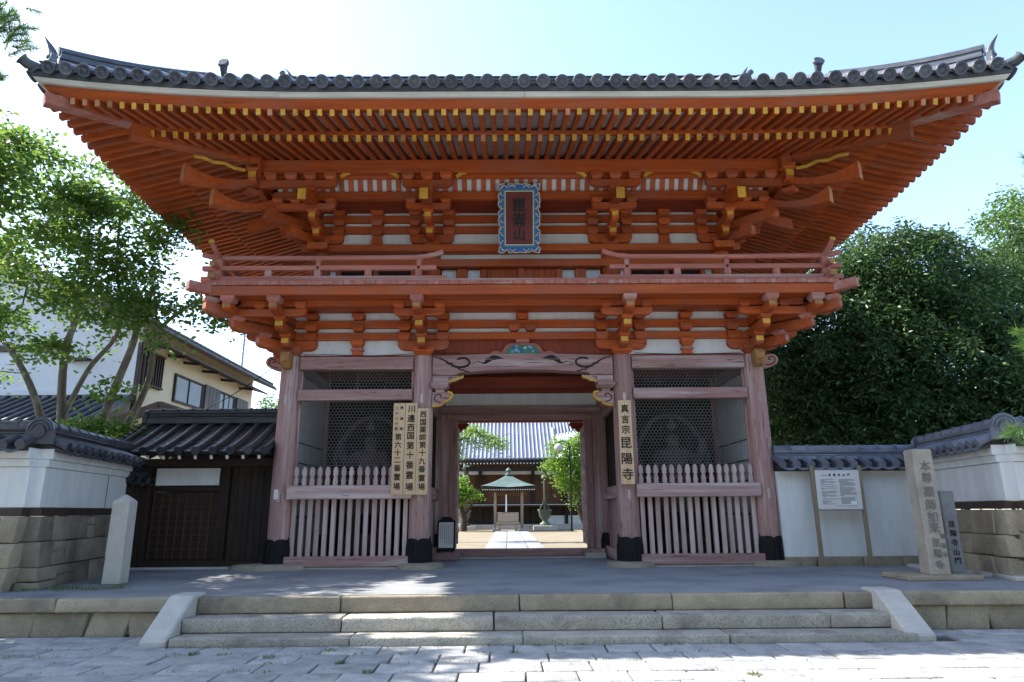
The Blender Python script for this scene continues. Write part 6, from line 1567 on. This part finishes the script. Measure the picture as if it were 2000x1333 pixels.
# courtyard trees
big_tree('pruned_tree', 'small pruned tree with a thick dark trunk left of the courtyard path', (-2.95, 28.4, 0),
    [[(-3.0, 28.4, -.15), (-2.95, 28.4, .6), (-3.1, 28.3, 1.3), (-2.9, 28.2, 1.8)], [(-2.95, 28.4, .7), (-2.4, 28.2, 1.5), (-1.9, 28.1, 1.9)]], [(.24, .08), (.08, .03)],
    [((-3.2, 28.1, 2.2), (.75, .6, .35)), ((-2.5, 28.0, 2.0), (.6, .5, .25)), ((-3.6, 28.0, 1.7), (.6, .5, .3)), ((-3.2, 28, 2.7), (.4, .4, .2))], 60, 26, .12, 'lime', 71, spread=.16, mult=3, aspect=.55, droop=.2, flat=.4)
big_tree('courtyard_tree', 'bright green tree right of the courtyard path behind the lamp post', (4.3, 29.5, 0),
    [[(4.7, 29.5, -.15), (4.2, 29.4, .8), (4.0, 29.3, 2.4), (3.9, 29.2, 4.2)]], [(.26, .08)],
    [((3.4, 29.0, 4.9), (1.0, .8, .5)), ((4.3, 29.0, 5.3), (.9, .8, .5)), ((3.0, 28.9, 3.9), (.95, .8, .55)), ((4.2, 28.9, 4.0), (.9, .8, .5)), ((3.5, 28.9, 3.0), (.8, .7, .5)), ((4.3, 28.9, 3.2), (.8, .7, .5)), ((4.0, 29.0, 1.3), (.5, .5, .5))], 110, 30, .14, 'lime', 81, spread=.2, mult=3, aspect=.55, droop=.5)
big_tree('overhanging_tree', 'maple branch hanging into the doorway from the left of the courtyard', (-4.9, 14.5, 0),
    [[(-5.0, 14.5, -.15), (-4.8, 14.5, 2.0), (-4.0, 14.4, 3.8), (-2.8, 14.3, 4.4), (-1.6, 14.2, 4.1)]], [(.18, .03)],
    [((-2.0, 14.1, 4.05), (.85, .5, .35)), ((-1.0, 14.0, 3.75), (.65, .4, .22)), ((-2.5, 14.2, 3.3), (.4, .4, .4)), ((-3.8, 14.2, 4.6), (1, .7, .5))], 60, 26, .085, 'lime', 91, spread=.14, mult=3, aspect=.6, droop=.35, flat=.35)

# pines by the street: trunks outside the picture, needle tips reaching in
def needles(name, C, D, n, L, w, m, parent, seed):
    r = np.random.default_rng(seed); C = np.repeat(np.asarray(C), n, 0); D = np.repeat(np.asarray(D), n, 0); k = len(C)
    P = C+D*r.uniform(-.10, .10, (k, 1)); d = D*.75+r.normal(0, .55, (k, 3)); d /= np.linalg.norm(d, axis=1)[:, None]
    s = np.cross(d, r.normal(0, 1, (k, 3))); s /= np.linalg.norm(s, axis=1)[:, None]; ll = L*r.uniform(.7, 1.15, (k, 1))
    V = np.empty((k, 4, 3)); V[:, 0] = P-s*w; V[:, 1] = P+s*w; V[:, 2] = P+d*ll+s*w*.3+np.array([0, 0, -.006]); V[:, 3] = P+d*ll-s*w*.3+np.array([0, 0, -.006])
    b = (np.arange(k)*4)[:, None]; lo, hi = V.reshape(-1, 3).min(0), V.reshape(-1, 3).max(0)
    return quads(name, V.reshape(-1, 3), b+np.array([[0, 1, 2, 3]]), [m], parent, org=((lo[0]+hi[0])/2, (lo[1]+hi[1])/2, lo[2]))
def pine(label, base, trunk, rads, blobs, nt, extra, seed, n=70, L=.13):
    t = thing('pine_tree', label, 'pine tree', base); tp = blob_points(blobs, nt, seed, .35)+[np.array(e) for e in extra]
    wood('trunk', trunk, tp, rads, .012, 'barkd', t, seed, .5)
    r = np.random.default_rng(seed+5); C = []; D = []
    c0 = np.mean([b[0] for b in blobs], 0)
    for q in tp:
        for _ in range(5):
            o = r.normal(0, .16, 3); d = (np.array(q)-c0)*np.array([1, 1, .3]); d = d/np.linalg.norm(d)+np.array([0, 0, .55])+r.normal(0, .45, 3); C.append(np.array(q)+o*np.array([1, 1, .5])); D.append(d/np.linalg.norm(d))
    needles('crown', C, D, n, L, .0036, 'needle', t, seed+6)
pine('street pine whose needle tips reach in at the top left corner', (-11.2, -4.3, G0), [[(-11.4, -4.2, G0), (-11.2, -4.3, 2.5), (-10.7, -4.4, 5.2), (-10.2, -4.5, 7.6)]], [(.22, .07)],
    [((-10.5, -4.4, 7.6), (1.7, 1.4, .9)), ((-10.6, -4.4, 6.0), (2.0, 1.5, .7)), ((-10.4, -4.9, 4.6), (1.9, 1.3, .6)), ((-11.8, -4.2, 6.8), (1.4, 1.4, .9)), ((-9.4, -3.9, 7.9), (1.0, .9, .7)), ((-9.3, -4.4, 5.6), (.9, .9, .6)), ((-8.8, -5.0, 3.6), (.8, .8, .4))], 300,
    [(-7.15, -5.1, 7.5), (-7.3, -5.0, 7.4), (-7.5, -5.1, 7.6), (-7.8, -5.1, 7.4), (-8.2, -5.1, 7.3), (-7.0, -5.1, 7.35), (-7.2, -5.2, 7.6), (-7.45, -5.0, 7.5), (-7.6, -5.1, 7.25), (-7.35, -5.1, 7.3), (-7.4, -5.1, 7.4), (-7.1, -5.1, 7.5)], 101, 90)
pine('street pine whose bright needle tips reach in along the right edge', (8.4, -5.6, G0), [[(8.5, -5.6, G0), (8.4, -5.6, 2.0), (8.0, -5.6, 4.2), (7.9, -5.6, 6.0)]], [(.17, .06)],
    [((8.0, -5.6, 5.6), (1.0, .9, .6)), ((8.1, -5.6, 3.4), (.9, .8, .4)), ((8.0, -5.6, 2.2), (.9, .8, .35))], 60,
    [(6.24, -5.05, 3.05), (6.45, -5.1, 3.2), (6.8, -5.2, 3.2), (6.2, -5.1, 2.82), (6.5, -5.1, 2.85), (5.86, -5.1, 1.80), (6.05, -5.1, 1.70), (6.4, -5.2, 1.75), (6.85, -5.1, 5.3), (7.1, -5.2, 5.3)], 111, 80, .15)

# trees across the street, behind the viewer: they shade the street and close the low sky on that side
st_tree = big_tree('street_tree', 'broad street tree across the road, behind the viewer, straight opposite the gate passage', (6, -23, G0),
    [[(6, -23, G0), (6.1, -23, 3), (6, -23, 7)]], [(.35, .12)],
    [((6, -23, 9.5), (4.2, 3.6, 2.4)), ((3.2, -23, 7.2), (3.0, 3.0, 2.2)), ((8.9, -23, 7.0), (3.0, 3.0, 2.2)), ((6.2, -22, 5.2), (3.6, 2.6, 1.6))], 150, 26, .42, 'dark', 141, spread=.6, mult=4, group='street trees across the road')
for dx, dy, where in ((-10.5, 1.0, 'opposite the left half of the gate'), (-20, -1.5, 'opposite the house'), (10, -.5, 'opposite the tall carved pillar'), (20, 3, 'opposite the right wall'), (-29, 4, 'furthest along towards the sun')):
    dup(st_tree, (dx, dy, 0), None, 'broad street tree across the road, behind the viewer, '+where)
big_tree('roadside_tree', 'leafy roadside tree left of the picture whose shade falls on the paving', (-12, -3.6, G0),
    [[(-12.2, -3.6, G0), (-12, -3.6, 2.5), (-11.3, -3.6, 5), (-10.8, -3.6, 7.5)]], [(.22, .08)],
    [((-10.6, -3.8, 8.5), (1.35, 1.5, 1.1)), ((-10.3, -3.1, 6.3), (1.3, 1.3, 1.1)), ((-10.6, -4.3, 5.3), (1.3, 1.3, .9)), ((-11.7, -4.3, 5.0), (1.4, 1.3, 1.0)), ((-12.0, -3.1, 8.4), (1.5, 1.4, 1.1)), ((-11.4, -5.2, 7.0), (1.4, 1.3, 1.0)), ((-11.2, -1.6, 7.6), (1.2, 1.2, 1.0)), ((-11.0, -3.7, 9.3), (1.0, 1.0, .6))],
    260, 34, .15, 'maple', 151, spread=.24, mult=3, aspect=.6)
